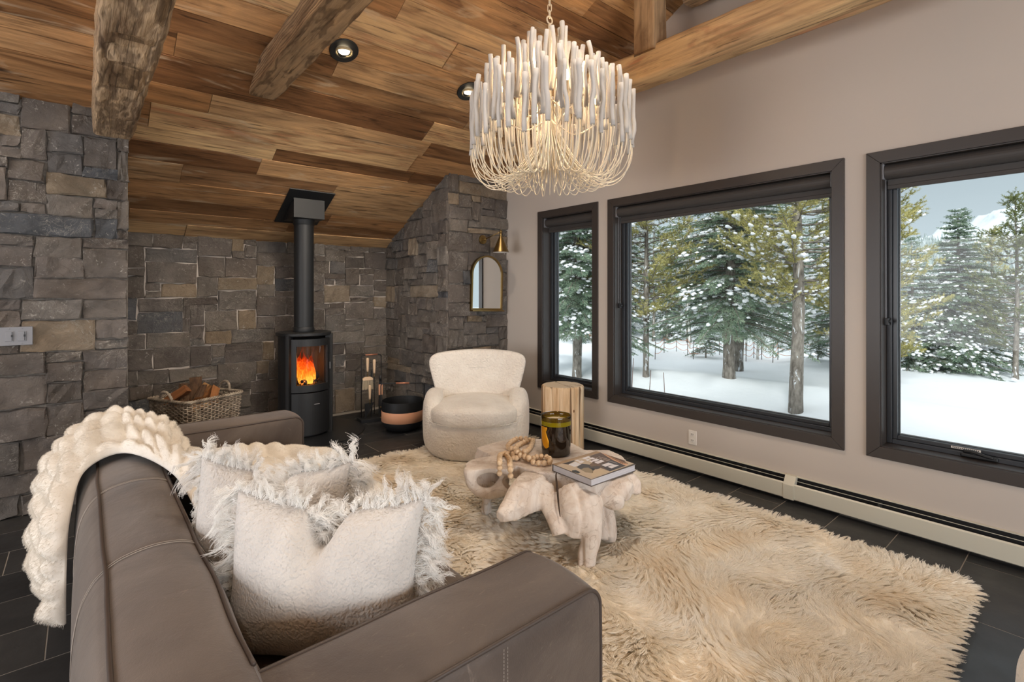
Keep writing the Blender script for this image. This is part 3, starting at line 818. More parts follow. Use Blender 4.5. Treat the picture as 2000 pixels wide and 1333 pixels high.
def arc_panel(b, r0, r1, a0, a1, z0, z1, n=20):
    a = np.linspace(a0, a1, n + 1); V = []
    for q in a:
        c, s_ = math.cos(q), math.sin(q); V += [(r0 * c, r0 * s_, z0), (r1 * c, r1 * s_, z0), (r1 * c, r1 * s_, z1), (r0 * c, r0 * s_, z1)]
    Fc = []
    for i in range(n):
        for k_ in range(4): Fc.append((i * 4 + k_, i * 4 + (k_ + 1) % 4, (i + 1) * 4 + (k_ + 1) % 4, (i + 1) * 4 + k_))
    Fc += [(3, 2, 1, 0), (n * 4, n * 4 + 1, n * 4 + 2, n * 4 + 3)]
    return b.add(V, [f[::-1] for f in Fc])


DH = math.radians(48)
b = B(); arc_panel(b, 0.235, 0.245, FA + DH + 0.05, FA + 2 * PI - DH - 0.05, 0.02, 1.01, 48); b.build('back_shell', MAT_BLACK, st, smooth=False)
b = B(); b.lathe([(0.0, 1.012), (0.262, 1.012), (0.268, 1.018), (0.268, 1.040), (0.262, 1.046), (0.0, 1.046)], 56); b.build('top_plate', MAT_BLACK, st, bevel=0.002)
b = B(); b.lathe([(0.0, 0.012), (0.228, 0.012), (0.228, 0.05), (0, 0.05)], 56); b.build('base', MAT_BLACK2, st)
for sg in (-1, 1):       # the two upright side slabs
    a = FA + sg * (DH + 0.12); c = np.array([math.cos(a), math.sin(a)]); q = np.array([-c[1], c[0]])
    b = B(); poly = [tuple(c * 0.215 + q * 0.020), tuple(c * 0.215 - q * 0.020), tuple(c * 0.285 - q * 0.017), tuple(c * 0.285 + q * 0.017)]
    if sg < 0: pass
    b.prism(poly[::-1], 0.0, 1.028); b.build('side_slab', MAT_BLACK, st, bevel=0.003)
zd0, zd1 = 0.46, 0.985
b = B(); fw_, fh = math.radians(10.5), 0.07
arc_panel(b, 0.238, R, FA - DH, FA + DH, zd1 - fh, zd1); arc_panel(b, 0.238, R, FA - DH, FA + DH, zd0, zd0 + fh)
arc_panel(b, 0.238, R, FA - DH, FA - DH + fw_, zd0 + fh, zd1 - fh, 5); arc_panel(b, 0.238, R, FA + DH - fw_, FA + DH, zd0 + fh, zd1 - fh, 5)
door = b.build('door', MAT_BLACK, st)
b = B(); arc_panel(b, 0.250, 0.254, FA - DH + fw_, FA + DH - fw_, zd0 + fh, zd1 - fh, 24); b.build('door_glass', MAT_STOVEGLASS, door, smooth=False)
a = FA + DH - 0.06; b = B(); b.box((-0.004, -0.004, -0.035), (0.004, 0.004, 0.035)); b.build('door_handle', MAT_GREYP, door, (0.272 * math.cos(a), 0.272 * math.sin(a), 0.70), bevel=0.002)
b = B(); arc_panel(b, 0.236, 0.258, FA - DH, FA + DH, 0.03, zd0 - 0.012); b.build('lower_door', MAT_BLACK, st)
b = B(); arc_panel(b, 0.257, 0.2595, FA - 0.02, FA + 0.24, 0.335, 0.352, 8); b.build('grip_slot', MAT_BLACK2, st)
b = B(); arc_panel(b, 0.2585, 0.264, FA - 0.005, FA + 0.21, 0.330, 0.336, 8); b.build('grip_lip', MAT_GREYP, st)
b = B(); b.lathe([(0.225, 0.47), (0.225, 0.505), (0, 0.505)], 40, cap=False); arc_panel(b, 0.195, 0.205, FA + 1.2, FA + 2 * PI - 1.2, 0.505, 0.98, 32); b.lathe([(0, 0.975), (0.228, 0.975)], 40, cap=False)
b.build('firebox', flat('firebrick', sr(70, 64, 58), 0.95), st)
rs = np.random.default_rng(3)
LOGL = ['charred log with glowing cracks lying across the front of the fire', 'charred log at the back of the stove fire', 'charred log crossing over the others in the fire', 'short charred log at the right of the stove fire']
for i, (x0, y0, z0, x1, y1, z1, r) in enumerate([(-0.13, -0.04, 0.54, 0.12, -0.08, 0.60, 0.038), (-0.12, 0.05, 0.54, 0.14, 0.02, 0.545, 0.045), (-0.05, -0.14, 0.535, 0.02, 0.1, 0.60, 0.036), (0.03, -0.12, 0.54, 0.13, 0.02, 0.56, 0.04)]):
    b = B(); pp = np.linspace([x0, y0, z0], [x1, y1, z1], 8); b.tube(pp, r * (1 + rs.normal(0, 0.06, 8)), 9)
    o = b.build('burning_log', MAT_CHAR, None, (SX, SY, 0), smooth=True); tag(o, LOGL[i], 'log', 'burning logs inside the stove')
fl = tag(empty('fire', (SX, SY, 0.52)), 'bright orange flames rising from the logs inside the stove', 'fire')
for i in range(15):
    hh = rs.uniform(0.22, 0.46) * (1.0 if i < 10 else 0.5); bx, by = rs.uniform(-0.13, 0.06), rs.uniform(-0.12, 0.10); ww = rs.uniform(0.03, 0.062)
    z = np.linspace(0, 1, 14); prof = ww * (np.sin(np.clip(z * 1.15 + 0.12, 0, 1) ** 0.8 * PI)) * (1 - z * 0.35) + 0.002
    pp = np.stack([bx + 0.025 * np.sin(z * 5 + i) * z, by + 0.02 * np.cos(z * 4 + i * 2) * z, z * hh], 1)
    b = B(); b.tube(pp, prof, 10); b.build('flame', MAT_FLAME, fl, smooth=True)
light('alcove_fill_spot', 'SPOT', (1.75, 3.0, ceil_z(3.0) - 0.25), 130, (1.0, 0.88, 0.72), look=(1.7, 6.0, 0.9), spot_size=1.05, spot_blend=0.8, shadow_soft_size=0.12)  # added unseen spot without a fixture, brightens the alcove stones
light('fire_glow', 'POINT', (SX, SY - 0.05, 0.72), 4.0, (1.0, 0.42, 0.12), shadow_soft_size=0.08)

fp = tag(empty('stove_flue', (SX, SY, 1.046)), 'straight black flue pipe rising from the stove to the ceiling', 'flue pipe')
b = B(); b.lathe([(0.096, 0), (0.096, 1.16)], 40, cap=False); b.build('pipe', MAT_BLACK, fp, smooth=True)
b = B(); b.lathe([(0.100, 0), (0.102, 0.004), (0.102, 0.045), (0.098, 0.05)], 40, cap=False); b.build('collar', MAT_BLACK, fp, smooth=True)
b = B(); b.lathe([(0.099, 1.10), (0.105, 1.11), (0.105, 1.145), (0.11, 1.158)], 40, cap=False); b.build('collar', MAT_BLACK, fp, smooth=True)
cb = tag(empty('ceiling_support_box', (SX, SY, 2.2)), 'square black metal box where the flue enters the wooden ceiling', 'flue box')
x0, x1, y0, y1 = -0.155, 0.150, -0.18, 0.17
zt = lambda y: ceil_z(SY + y) - 2.2
v = [(x0, y0, 0), (x1, y0, 0), (x1, y1, 0), (x0, y1, 0), (x0, y0, zt(y0) + 0.02), (x1, y0, zt(y0) + 0.02), (x1, y1, zt(y1) + 0.02), (x0, y1, zt(y1) + 0.02)]
b = B(); b.add(v, [(0, 3, 2, 1), (4, 5, 6, 7), (0, 1, 5, 4), (1, 2, 6, 5), (2, 3, 7, 6), (3, 0, 4, 7)]); b.build('box', MAT_BLACK, cb, bevel=0.002, seg=1)
x0, x1, y0, y1 = -0.225, 0.215, -0.30, 0.235
v = [(x0, y0, zt(y0) - 0.008), (x1, y0, zt(y0) - 0.008), (x1, y1, zt(y1) - 0.008), (x0, y1, zt(y1) - 0.008)]; v += [(p[0], p[1], p[2] + 0.009) for p in v]
b = B(); b.add(v, [(0, 3, 2, 1), (4, 5, 6, 7), (0, 1, 5, 4), (1, 2, 6, 5), (2, 3, 7, 6), (3, 0, 4, 7)]); b.build('flange', MAT_BLACK, cb)
b = B(); b.lathe([(0, 0.0), (0.60, 0.0), (0.604, 0.002), (0.604, 0.006), (0.60, 0.008), (0, 0.008)], 96); tag(b.build('hearth_plate', flat('smooth_black_plate', sr(30, 31, 33), 0.28), None, (SX, SY, 0.0)), 'round flat black hearth plate on the floor under the stove', 'hearth plate')

# ---- fireplace tools
m = M('turned_ash_handle', sr(214, 184, 152), 0.55); MAT_ASH = m.m
MAT_LEATHERTAN = flat('tan_leather_wrap', sr(206, 150, 116), 0.55, bump=(120, 0.1, 0.002))
MAT_COPPER = flat('copper_tube', sr(206, 140, 110), 0.3, 0.7)
TX, TY = 2.50, 5.40
tr_ = tag(empty('fireplace_tool_stand', (TX, TY, 0), rz=-0.12), 'slim black wire stand holding the hearth tools beside the stove', 'tool stand')
b = B(); b.box((-0.155, -0.09, 0.0), (0.155, 0.09, 0.035)); b.build('base', MAT_BLACK, tr_, bevel=0.003)
hw, ht_ = 0.115, 0.74; pts = [(-hw, 0.04, 0.02), (-hw, 0.04, ht_ - 0.03)] + [(-hw + 0.03 - 0.03 * math.cos(q), 0.04, ht_ - 0.03 + 0.03 * math.sin(q)) for q in np.linspace(0, PI / 2, 6)] + [(hw - 0.03 + 0.03 * math.sin(q), 0.04, ht_ - 0.03 + 0.03 * math.cos(q)) for q in np.linspace(0, PI / 2, 6)] + [(hw, 0.04, ht_ - 0.03), (hw, 0.04, 0.02)]
b = B(); b.tube(pts, 0.0055, 8); b.build('frame', MAT_BLACK, tr_, smooth=True)
b = B(); b.tube([(-0.07, 0.04, ht_), (0.07, 0.04, ht_)], 0.0085, 12); b.build('copper_grip', MAT_COPPER, tr_, smooth=True)
b = B(); b.box((-0.006, 0.025, 0.03), (0.006, 0.05, 0.56)); b.build('hook_bar', MAT_BLACK, tr_)


def handle_prof(L=0.16): return [(0.0, 0), (0.011, 0.001), (0.0125, 0.02), (0.0165, L * 0.75), (0.017, L * 0.9), (0.012, L * 0.985), (0.0, L)]


def tool(name, dx, dy, z, label, build):
    a = -0.12; x_ = TX + dx * math.cos(a) - dy * math.sin(a); y_ = TY + dx * math.sin(a) + dy * math.cos(a)
    t_ = tag(empty(name, (x_, y_, z), rz=a), label, 'hearth tool'); build(t_); return t_


def brush_(t_):
    b = B(); b.lathe(handle_prof(), 16, (0, 0, 0.20)); b.build('handle', MAT_ASH, t_, smooth=True)
    b = B(); b.tube([(0, 0, 0.145), (0, 0, 0.205)], 0.004, 8); b.build('ferrule', MAT_BRASS, t_, smooth=True)
    b = B(); b.prism([(-0.056, 0.105), (0.056, 0.105), (0.060, 0.125), (0.03, 0.145), (-0.03, 0.145), (-0.060, 0.125)], -0.014, 0.014, Matrix.Rotation(PI / 2, 4, 'X')); b.build('head', MAT_ASH, t_, bevel=0.003)
    r2 = np.random.default_rng(1); b = B()
    for k in range(130):
        x_ = r2.uniform(-0.055, 0.055); y_ = r2.uniform(-0.012, 0.012); b.tube([(x_, y_, 0.108), (x_ * 1.08, y_, 0.05), (x_ * 1.12 + r2.normal(0, 0.003), y_ * 1.2, 0.0 + r2.uniform(0, 0.012))], 0.0016, 4, cap=False)
    tag(b.build('bristles', flat('horsehair', sr(190, 176, 152), 0.9), t_), kind='stuff')


def shovel_(t_):
    b = B(); b.lathe(handle_prof(), 16, (0, 0, 0.21)); b.build('handle', MAT_ASH, t_, smooth=True)
    b = B(); b.tube([(0, 0, 0.15), (0, 0, 0.215)], 0.004, 8); b.build('ferrule', MAT_BRASS, t_, smooth=True)
    b = B(); b.prism([(-0.056, 0.0), (-0.046, 0.0), (0.052, 0.165), (0.046, 0.17), (-0.052, 0.165)], -0.012, -0.007, Matrix.Rotation(PI / 2, 4, 'X')); b.box((-0.056, -0.012, 0.0), (-0.050, 0.012, 0.165)); b.build('pan', MAT_BLACK, t_, bevel=0.001, seg=1)


def poker_(t_):
    b = B(); b.lathe(handle_prof(), 16, (0, 0, 0.46)); b.build('handle', MAT_ASH, t_, smooth=True)
    b = B(); b.tube([(0, 0, 0.40), (0, 0, 0.465)], 0.0035, 8); b.build('ferrule', MAT_BRASS, t_, smooth=True)
    b = B(); b.tube([(0, 0, 0.42), (0, 0, 0.0)], 0.005, 8); b.tube([(0, 0, 0.03), (-0.03, 0, 0.0)], 0.004, 6); b.build('rod', MAT_BLACK, t_, smooth=True)


def tongs_(t_):
    b = B(); b.box((-0.017, -0.006, 0.0), (0.004, 0.006, 0.42)); b.build('arm', MAT_BLACK, t_, bevel=0.002, seg=1, rot=(0, 0.02, 0))
    b = B(); b.box((0.008, -0.006, 0.0), (0.026, 0.006, 0.42)); b.build('arm', MAT_BLACK, t_, bevel=0.002, seg=1, rot=(0, -0.01, 0))
    b = B(); b.box((-0.015, -0.009, 0.25), (0.010, 0.009, 0.37)); b.build('leather_wrap', MAT_LEATHERTAN, t_, bevel=0.003)
    b = B(); b.box((0.010, -0.009, 0.25), (0.030, 0.009, 0.37)); b.build('leather_wrap', MAT_LEATHERTAN, t_, bevel=0.003)
    b = B(); b.tube([(0.006, 0, 0.41), (0.007, 0, 0.47)], 0.015, 12); b.build('hinge', MAT_BLACK2, t_, smooth=True)


tool('hearth_brush', -0.060, -0.01, 0.385 - 0.03, 'small hearth brush with a pale wooden handle hanging on the tool stand', brush_)
tool('ash_shovel', -0.045, -0.045, 0.04, 'black ash shovel with a pale wooden handle standing low on the tool stand', shovel_)
tool('fire_poker', 0.02, 0.0, 0.07, 'black poker with a pale wooden handle hanging at the top of the tool stand', poker_)
tool('fire_tongs', 0.072, -0.04, 0.036, 'black fire tongs with tan leather grips on the tool stand', tongs_)

# ---- ash bucket
bk = tag(empty('log_bucket', (2.575, 4.83, 0), rz=-0.62), 'round black metal bucket with a tan leather band, beside the armchair', 'bucket')
b = B(); b.lathe([(0.0, 0.004), (0.12, 0.004), (0.165, 0.018), (0.205, 0.06), (0.216, 0.10), (0.216, 0.315), (0.211, 0.315), (0.211, 0.10), (0.20, 0.065), (0.16, 0.024), (0, 0.012)], 56); b.build('bowl', MAT_BLACK, bk, smooth=False, bevel=0.001, seg=1)
b = B(); b.lathe([(0.2175, 0.105), (0.2195, 0.107), (0.2195, 0.213), (0.2175, 0.215)], 56, cap=False); b.build('leather_band', MAT_LEATHERTAN, bk, smooth=True)
hw = 0.226; pts = [(-hw, 0, 0.12), (-hw, 0, 0.46)] + [(-hw + 0.03 - 0.03 * math.cos(q), 0, 0.46 + 0.03 * math.sin(q)) for q in np.linspace(0, PI / 2, 6)] + [(hw - 0.03 + 0.03 * math.sin(q), 0, 0.46 + 0.03 * math.cos(q)) for q in np.linspace(0, PI / 2, 6)] + [(hw, 0, 0.46), (hw, 0, 0.12)]
b = B(); b.tube(pts, 0.006, 8); b.build('handle', MAT_BLACK, bk, smooth=True)
b = B(); b.tube([(-0.07, 0, 0.49), (0.07, 0, 0.49)], 0.0095, 12); b.build('copper_grip', MAT_COPPER, bk, smooth=True)
for sx in (-1, 1):
    for z in (0.13, 0.24):
        b = B(); b.sphere((sx * hw, 0, z), 0.010, 10, 6); b.build('rivet', MAT_BRASS, bk, smooth=True)

# ---- wicker basket and firewood
m = M('grey_wicker', rough=0.7); co = m.coord('World'); m.col(m.ramp(m.noise(co, 16, 4), [(0.3, sr(122, 108, 94)), (0.5, sr(160, 146, 130)), (0.72, sr(196, 184, 168))])); m.bump(m.noise(co, 140, 3), 0.3, 0.003); MAT_WICKER = m.m
BA = math.atan2(0.27, 0.5); bkx, bky = 0.812, 5.565
bs = tag(empty('wicker_basket', (bkx, bky, 0), rz=BA), 'large grey woven wicker basket of firewood against the stone wall', 'basket')


def rrect(hx_, hy_, r, n):
    "points on rounded rectangle, equal arc steps"
    seg = [((hx_ - r), -hy_, (hx_), -(hy_ - r))]
    P = []
    for cx_, cy_, a0 in ((hx_ - r, hy_ - r, 0), (-hx_ + r, hy_ - r, PI / 2), (-hx_ + r, -hy_ + r, PI), (hx_ - r, -hy_ + r, 1.5 * PI)):
        for q in np.linspace(a0, a0 + PI / 2, 8): P.append((cx_ + r * math.cos(q), cy_ + r * math.sin(q)))
    P = np.array(P + [P[0]]); d = np.r_[0, np.cumsum(np.linalg.norm(np.diff(P, axis=0), axis=1))]
    q = np.linspace(0, d[-1], n, endpoint=False); return np.stack([np.interp(q, d, P[:, 0]), np.interp(q, d, P[:, 1])], 1)


NS = 56; BH = 0.48; b = B()
for row_ in range(27):
    z = 0.02 + row_ * (BH - 0.045) / 26; k = 0.90 + 0.10 * (z / BH)
    for half in (0, 1):
        P = rrect(0.285 * k, 0.262 * k, 0.05, NS * 4); nrm_ = P / np.linalg.norm(P, axis=1)[:, None]
        ph = np.arange(NS * 4) / 4 * PI + (row_ + half) * PI
        off = 0.0075 * np.sin(ph)
        if half == 0: b.tube(np.c_[P + nrm_ * off[:, None], np.full(len(P), z)], 0.0062, 5, closed=True)
tag(b.build('woven_sides', MAT_WICKER, bs, smooth=True), kind='stuff')
b = B()
for i in range(NS):
    p0 = rrect(0.285 * 0.90, 0.262 * 0.90, 0.05, NS)[i]; p1 = rrect(0.285, 0.262, 0.05, NS)[i]
    b.tube([(p0[0], p0[1], 0.0), (p1[0], p1[1], BH - 0.01)], 0.0055, 5)
tag(b.build('stakes', MAT_WICKER, bs, smooth=True), kind='stuff')
b = B(); P = rrect(0.29, 0.267, 0.05, 160); q = np.arange(160) / 160 * 2 * PI
for k in range(3):
    a = q * 26 + k * 2 * PI / 3; b.tube(np.c_[P + 0.009 * np.cos(a)[:, None] * P / np.linalg.norm(P, axis=1)[:, None], BH + 0.009 * np.sin(a)], 0.0085, 6, closed=True)
b.build('rim', MAT_WICKER, bs, smooth=True)
for sg in (-1, 1):
    b = B(); q = np.linspace(0, PI, 22)
    for k in range(3):
        a = q * 9 + k * 2 * PI / 3; b.tube(np.stack([sg * 0.285 + 0.0 * q + 0.007 * np.cos(a) + sg * 0.02 * np.sin(q), 0.075 * np.cos(q), BH + 0.085 * np.sin(q) + 0.007 * np.sin(a)], 1), 0.0078, 6)
    b.build('handle', MAT_WICKER, bs, smooth=True)
b = B(); b.box((-0.25, -0.23, 0.01), (0.25, 0.23, 0.03)); b.build('bottom', MAT_WICKER, bs)
m = M('split_firewood', rough=0.8); co = m.coord('Object', scale=(1.2, 12, 12), rand=8)
c = m.ramp(m.rnd(), [(0, sr(150, 88, 44)), (0.4, sr(186, 126, 74)), (0.7, sr(128, 76, 42)), (1, sr(206, 156, 102))]); c = m.mix(0.7, c, m.ramp(m.noise(co, 3, 5, 0.6, 0.5), [(0.3, 0.35), (0.6, 1.0)]), 'MULTIPLY'); m.col(c); m.bump(m.noise(co, 6, 5), 0.5, 0.01); MAT_SPLIT = m.m
MAT_BARK = M('firewood_bark', rough=0.95); m = MAT_BARK; co = m.coord('Object', scale=(1, 3, 3), rand=8); m.col(m.ramp(m.noise(co, 14, 5), [(0.3, sr(60, 42, 30)), (0.7, sr(112, 84, 60))])); m.bump(m.noise(co, 14, 5), 0.8, 0.02); MAT_BARK = m.m
fw = [((-0.15, -0.12, 0.40), (0.1, -0.13, 0.43), .055), ((-0.17, 0.08, 0.42), (0.12, 0.02, 0.44), .06), ((0.0, 0.0, 0.35), (0.01, 0.05, 0.645), .058), ((-0.12, 0.02, 0.40), (-0.06, 0.08, 0.585), .05), ((-0.22, 0.12, 0.42), (-0.12, -0.04, 0.56), .05),
      ((0.02, -0.16, 0.43), (0.16, -0.02, 0.53), .05), ((0.08, 0.10, 0.40), (0.17, 0.06, 0.55), .048), ((-0.1, -0.16, 0.46), (0.03, -0.06, 0.545), .05), ((0.10, -0.12, 0.40), (0.2, 0.12, 0.49), .045)]
Mb = Matrix.Translation((bkx, bky, 0)) @ Matrix.Rotation(BA, 4, 'Z')
wheres = ['lying flat at the front', 'lying flat at the back', 'standing tallest, in the middle', 'leaning left of the tallest piece', 'leaning at the basket left rim', 'leaning at the front right', 'short, leaning at the right', 'slanting over the front edge', 'lying low beside the right handle']
for i, (p, q, r) in enumerate(fw):
    p = np.array(Mb @ Vector(p)); q = np.array(Mb @ Vector(q)); L = np.linalg.norm(q - p); d = (q - p) / L
    nseg = 6; a0 = rs.uniform(0, 6); ang = [0, 0.35, 0.7, 1.05, 1.4]; b = B(); V = []
    for s_ in np.linspace(-0.5, 0.5, nseg):
        ring_ = [(0, 0)] + [(r * 1.45 * math.cos(q_ + a0), r * 1.45 * math.sin(q_ + a0)) for q_ in ang]
        for k, (u_, v_) in enumerate(ring_): V.append((s_ * L, u_ - r * .6 * math.cos(a0 + .7) + rs.normal(0, 0.002), v_ - r * .6 * math.sin(a0 + .7) + rs.normal(0, 0.002)))
    Fc = []; n_ = 6; mi = []
    for s_ in range(nseg - 1):
        for k in range(n_): Fc.append((s_ * n_ + k, s_ * n_ + (k + 1) % n_, (s_ + 1) * n_ + (k + 1) % n_, (s_ + 1) * n_ + k)); mi.append(1 if 0 < k < n_ - 1 else 0)
    Fc += [tuple(range(n_))[::-1], tuple(range((nseg - 1) * n_, nseg * n_))]; mi += [0, 0]
    me = mesh('split_log', V, Fc); o = link('split_log', me, [MAT_SPLIT, MAT_BARK], None, tuple((p + q) / 2)); me.polygons.foreach_set('material_index', mi)
    o.rotation_euler = Vector((1, 0, 0)).rotation_difference(Vector(d)).to_euler()
    tag(o, 'split firewood log in the wicker basket, ' + wheres[i], 'log', 'split logs in the wicker basket')


# ---- shearling armchair
def fuzz(P, amp=0.003, sc=9, sd_=0):
    return P + amp * np.stack([vn(P * sc, sd_), vn(P * sc, sd_ + 1), vn(P * sc, sd_ + 2)], -1)


ch = tag(empty('armchair', (2.755, 3.765, 0), rz=-0.70), 'rounded cream shearling armchair with a winged back, beside the stump table', 'armchair')


def wbase(P):
    z = P[..., 2]; k = 1 + 0.05 * np.sin((z + 0.17) / 0.34 * PI); P = P * np.stack([k, k, z * 0 + 1], -1); return fuzz(P + [0, 0, 0.172])
v, f = superq((0.86, 0.84, 0.34), (0.28, 0.85), 64, 24, wbase); link('base', mesh('base', v, f), MAT_BOUCLE, ch, smooth=True)


def wseat(P):
    x_, y_, z_ = P[..., 0], P[..., 1], P[..., 2]
    z_ = z_ + 0.035 * (1 - (x_ / 0.4) ** 2) * (z_ > 0); return fuzz(np.stack([x_, y_ - 0.055, z_ + 0.372], -1), 0.004, 6)
v, f = superq((0.80, 0.80, 0.17), (0.55, 0.80), 64, 28, wseat); st_ = link('seat_cushion', mesh('seat_cushion', v, f), MAT_BOUCLE, ch, smooth=True)
# seam ring between base and seat
a = np.linspace(0, 2 * PI, 80, endpoint=False); s_ = lambda t_, e_: np.sign(t_) * np.abs(t_) ** e_
b = B(); b.tube(np.stack([0.428 * s_(np.cos(a), .82), 0.42 * s_(np.sin(a), .82) - 0.02, np.full(80, 0.325)], 1), 0.005, 6, closed=True); b.build('seam', MAT_BOUCLE, ch, smooth=True)


def wback(P):
    x_, y_, z_ = P[..., 0], P[..., 1], P[..., 2]; v_ = np.clip(z_ + 0.5, 0, 1)     # unit box
    wv = 0.69 + 0.305 * np.clip(v_, 0, 1) ** 0.9
    X = x_ * wv; th_ = 0.17 - 0.045 * v_
    Y = y_ * th_ + 0.30 + 0.09 * v_ - 0.50 * (X ** 2) * (0.75 + 0.25 * v_)
    Z = 0.30 + v_ * 0.575 + 0.012 * np.cos(x_ * 5.5) * v_
    tuft = np.exp(-((X / 0.10) ** 2 + ((Z - 0.72) / 0.018) ** 2)) * (y_ < 0) * 0.018
    return fuzz(np.stack([X, Y + tuft, Z], -1), 0.0035, 7)
v, f = superq((1, 1, 1), (0.32, 0.38), 112, 60, wback); link('backrest', mesh('backrest', v, f), MAT_BOUCLE, ch, smooth=True)
b = B(); xx = np.linspace(-0.085, 0.085, 14); b.tube(np.stack([xx, 0.30 + 0.09 * 0.73 - 0.5 * xx ** 2 * 0.93 - 0.0705 + 0.006, np.full(14, 0.72) + 0.15 * xx ** 2], 1), 0.004, 6); b.build('back_tuft_seam', MAT_BOUCLE, ch, smooth=True)
for sg in (-1, 1):
    def warm(P, sg=sg):
        x_, y_, z_ = P[..., 0], P[..., 1], P[..., 2]
        s2 = (y_ + 0.5)                                 # 0 front .. 1 back
        X = x_ * (0.18 + 0.03 * s2) + sg * (0.405 - 0.16 * (1 - s2) ** 2 * 0.30) ; Y = y_ * 0.54 + 0.02; Z = 0.03 + (z_ + 0.5) * (0.45 + 0.10 * s2 - 0.02 * (1 - s2))
        return fuzz(np.stack([X, Y, Z], -1), 0.004, 7, 5)
    v, f = superq((1, 1, 1), (0.6, 0.75), 56, 40, warm); link('arm', mesh('arm', v, f), MAT_BOUCLE, ch, smooth=True)

# ---- stump side table
m = M('pale_debarked_log', rough=0.62, spec=0.3); co = m.coord('Object', scale=(9, 9, 0.7)); 
c = m.ramp(m.noise(co, 1.6, 6, 0.6, 1.3), [(0.3, sr(176, 138, 98)), (0.48, sr(214, 182, 144)), (0.7, sr(230, 206, 174))])
c = m.mix(m.ramp(m.noise(m.coord('Object', scale=(16, 16, 0.45)), 1.0, 2, 0.4, 0.6), [(0.58, 0.0), (0.62, 0.85)]), c, sr(112, 82, 56)); m.col(c); m.bump(m.noise(co, 2.2, 5), 0.35, 0.01); MAT_LOG = m.m
m = M('log_end_grain', rough=0.6); co = m.coord('Object'); w_ = m.N('TexWave', wave_type='RINGS', rings_direction='Z'); w_.inputs['Scale'].default_value = 26; w_.inputs['Distortion'].default_value = 2.5; m.L(co, w_.inputs['Vector'])
m.col(m.mix(0.35, sr(216, 194, 164), m.ramp(w_.outputs['Fac'], [(0.2, sr(176, 146, 112)), (0.7, sr(228, 208, 182))]))); MAT_LOGEND = m.m
sm = tag(empty('stump_side_table', (3.37, 3.25, 0)), 'pale round log stump used as a side table between the armchair and the window', 'side table')
n_ = 120; a = np.arange(n_) / n_ * 2 * PI; rad = 0.193 + 0.006 * vn(np.stack([np.cos(a) * 2, np.sin(a) * 2, a * 0], -1), 3) + 0.003 * vn(np.stack([np.cos(a) * 9, np.sin(a) * 9, a * 0], -1), 4)
for ck in (3.45, 3.95, 4.35, 4.62, 4.95, 5.35, 2.6, 1.2, 0.3): 
    i = int(ck / (2 * PI) * n_) % n_; rad[i] -= 0.016
zz = [0, 0.02, 0.2, 0.4, 0.570, 0.588, 0.597, 0.600]; kk = [0.985, 1, 0.998, 1.0, 0.998, 0.985, 0.955, 0.92]
P = np.stack([np.stack([rad * k * np.cos(a + 0.02 * math.sin(z * 9)), rad * k * np.sin(a + 0.02 * math.sin(z * 9)), np.full(n_, z)], -1) for z, k in zip(zz, kk)])
v, f = grid_mesh(P, closed_v=True); link('trunk', mesh('trunk', v, [tuple(q) for q in f] + [tuple(range(n_))[::-1]]), MAT_LOG, sm, smooth=True)
me = mesh('top_face', P[-1], [tuple(range(n_))]); link('top_face', me, MAT_LOGEND, sm)
b = B()
for ck, l0, l1 in ((4.35, 0.02, 0.17), (4.62, 0.0, 0.16), (1.2, 0.0, 0.165), (5.35, 0.06, 0.17)):
    rr = np.linspace(l0, l1, 10); aa = ck + 0.12 * vn(np.stack([rr * 30, rr * 0, rr * 0 + ck], -1), 2); pr_ = np.stack([rr * np.cos(aa), rr * np.sin(aa), rr * 0 + 0.6002], 1)
    b.tube(pr_, np.linspace(0.0006, 0.0018, 10), 4)
b.build('crack', flat('crack_shadow', sr(84, 60, 40), 0.9), sm)
b = B(); pk = Vector((math.cos(4.45), math.sin(4.45), 0)) * 0.190; b.sphere((pk.x, pk.y, 0.395), (0.008, 0.008, 0.014), 10, 6); b.build('knot', flat('dark_knot', sr(120, 82, 50), 0.8), sm)

# ---- driftwood coffee table
TZ = 0.42
bm_ = B()
ol = [(955, 872), (1000, 861), (1052, 862), (1117, 870), (1142, 884), (1190, 884), (1214, 895), (1238, 920), (1225, 940), (1166, 950), (1130, 948), (1090, 930), (1052, 928), (1018, 918), (985, 905), (955, 893), (930, 880)]
pts = [Wz(a_, b_, TZ - 0.02) for a_, b_ in ol]; tc_ = np.mean(pts, axis=0)
bm_.prism([(p[0], p[1]) for p in pts][::-1], TZ - 0.085, TZ + 0.004)
def limb(lst, n=14):
    K = np.array([np.r_[W(a_, b_, t_), r_] for a_, b_, t_, r_ in lst]); Q_ = catmull(K, n); bm_.tube(Q_[:, :3], np.maximum(Q_[:, 3], 0.012), 14)
limb([(1005, 915, 3.0, .07), (960, 905, 3.02, .062), (925, 918, 2.98, .052), (918, 940, 2.96, .044), (932, 958, 2.98, .042), (962, 962, 3.0, .046), (990, 945, 3.0, .06)], 26)
limb([(985, 925, 3.12, .06), (955, 935, 3.10, .05), (935, 938, 3.08, .04)])
limb([(975, 880, 3.15, .05), (935, 895, 3.1, .045), (915, 915, 3.02, .03)])
limb([(965, 935, 3.15, .06), (952, 968, 3.2, .045), (948, 1004, 3.24, .042)])
limb([(1045, 940, 2.9, .085), (1018, 970, 2.76, .085), (993, 998, 2.66, .060), (975, 1012, 2.60, .036)])
limb([(1055, 960, 2.86, .07), (1025, 985, 2.74, .07), (1000, 1012, 2.66, .030)])
limb([(1062, 955, 2.85, .07), (1072, 990, 2.74, .050), (1083, 1025, 2.66, .040), (1093, 1048, 2.63, .044)])
limb([(1118, 968, 2.8, .10), (1124, 1000, 2.70, .088), (1124, 1028, 2.65, .064), (1114, 1054, 2.63, .028)])
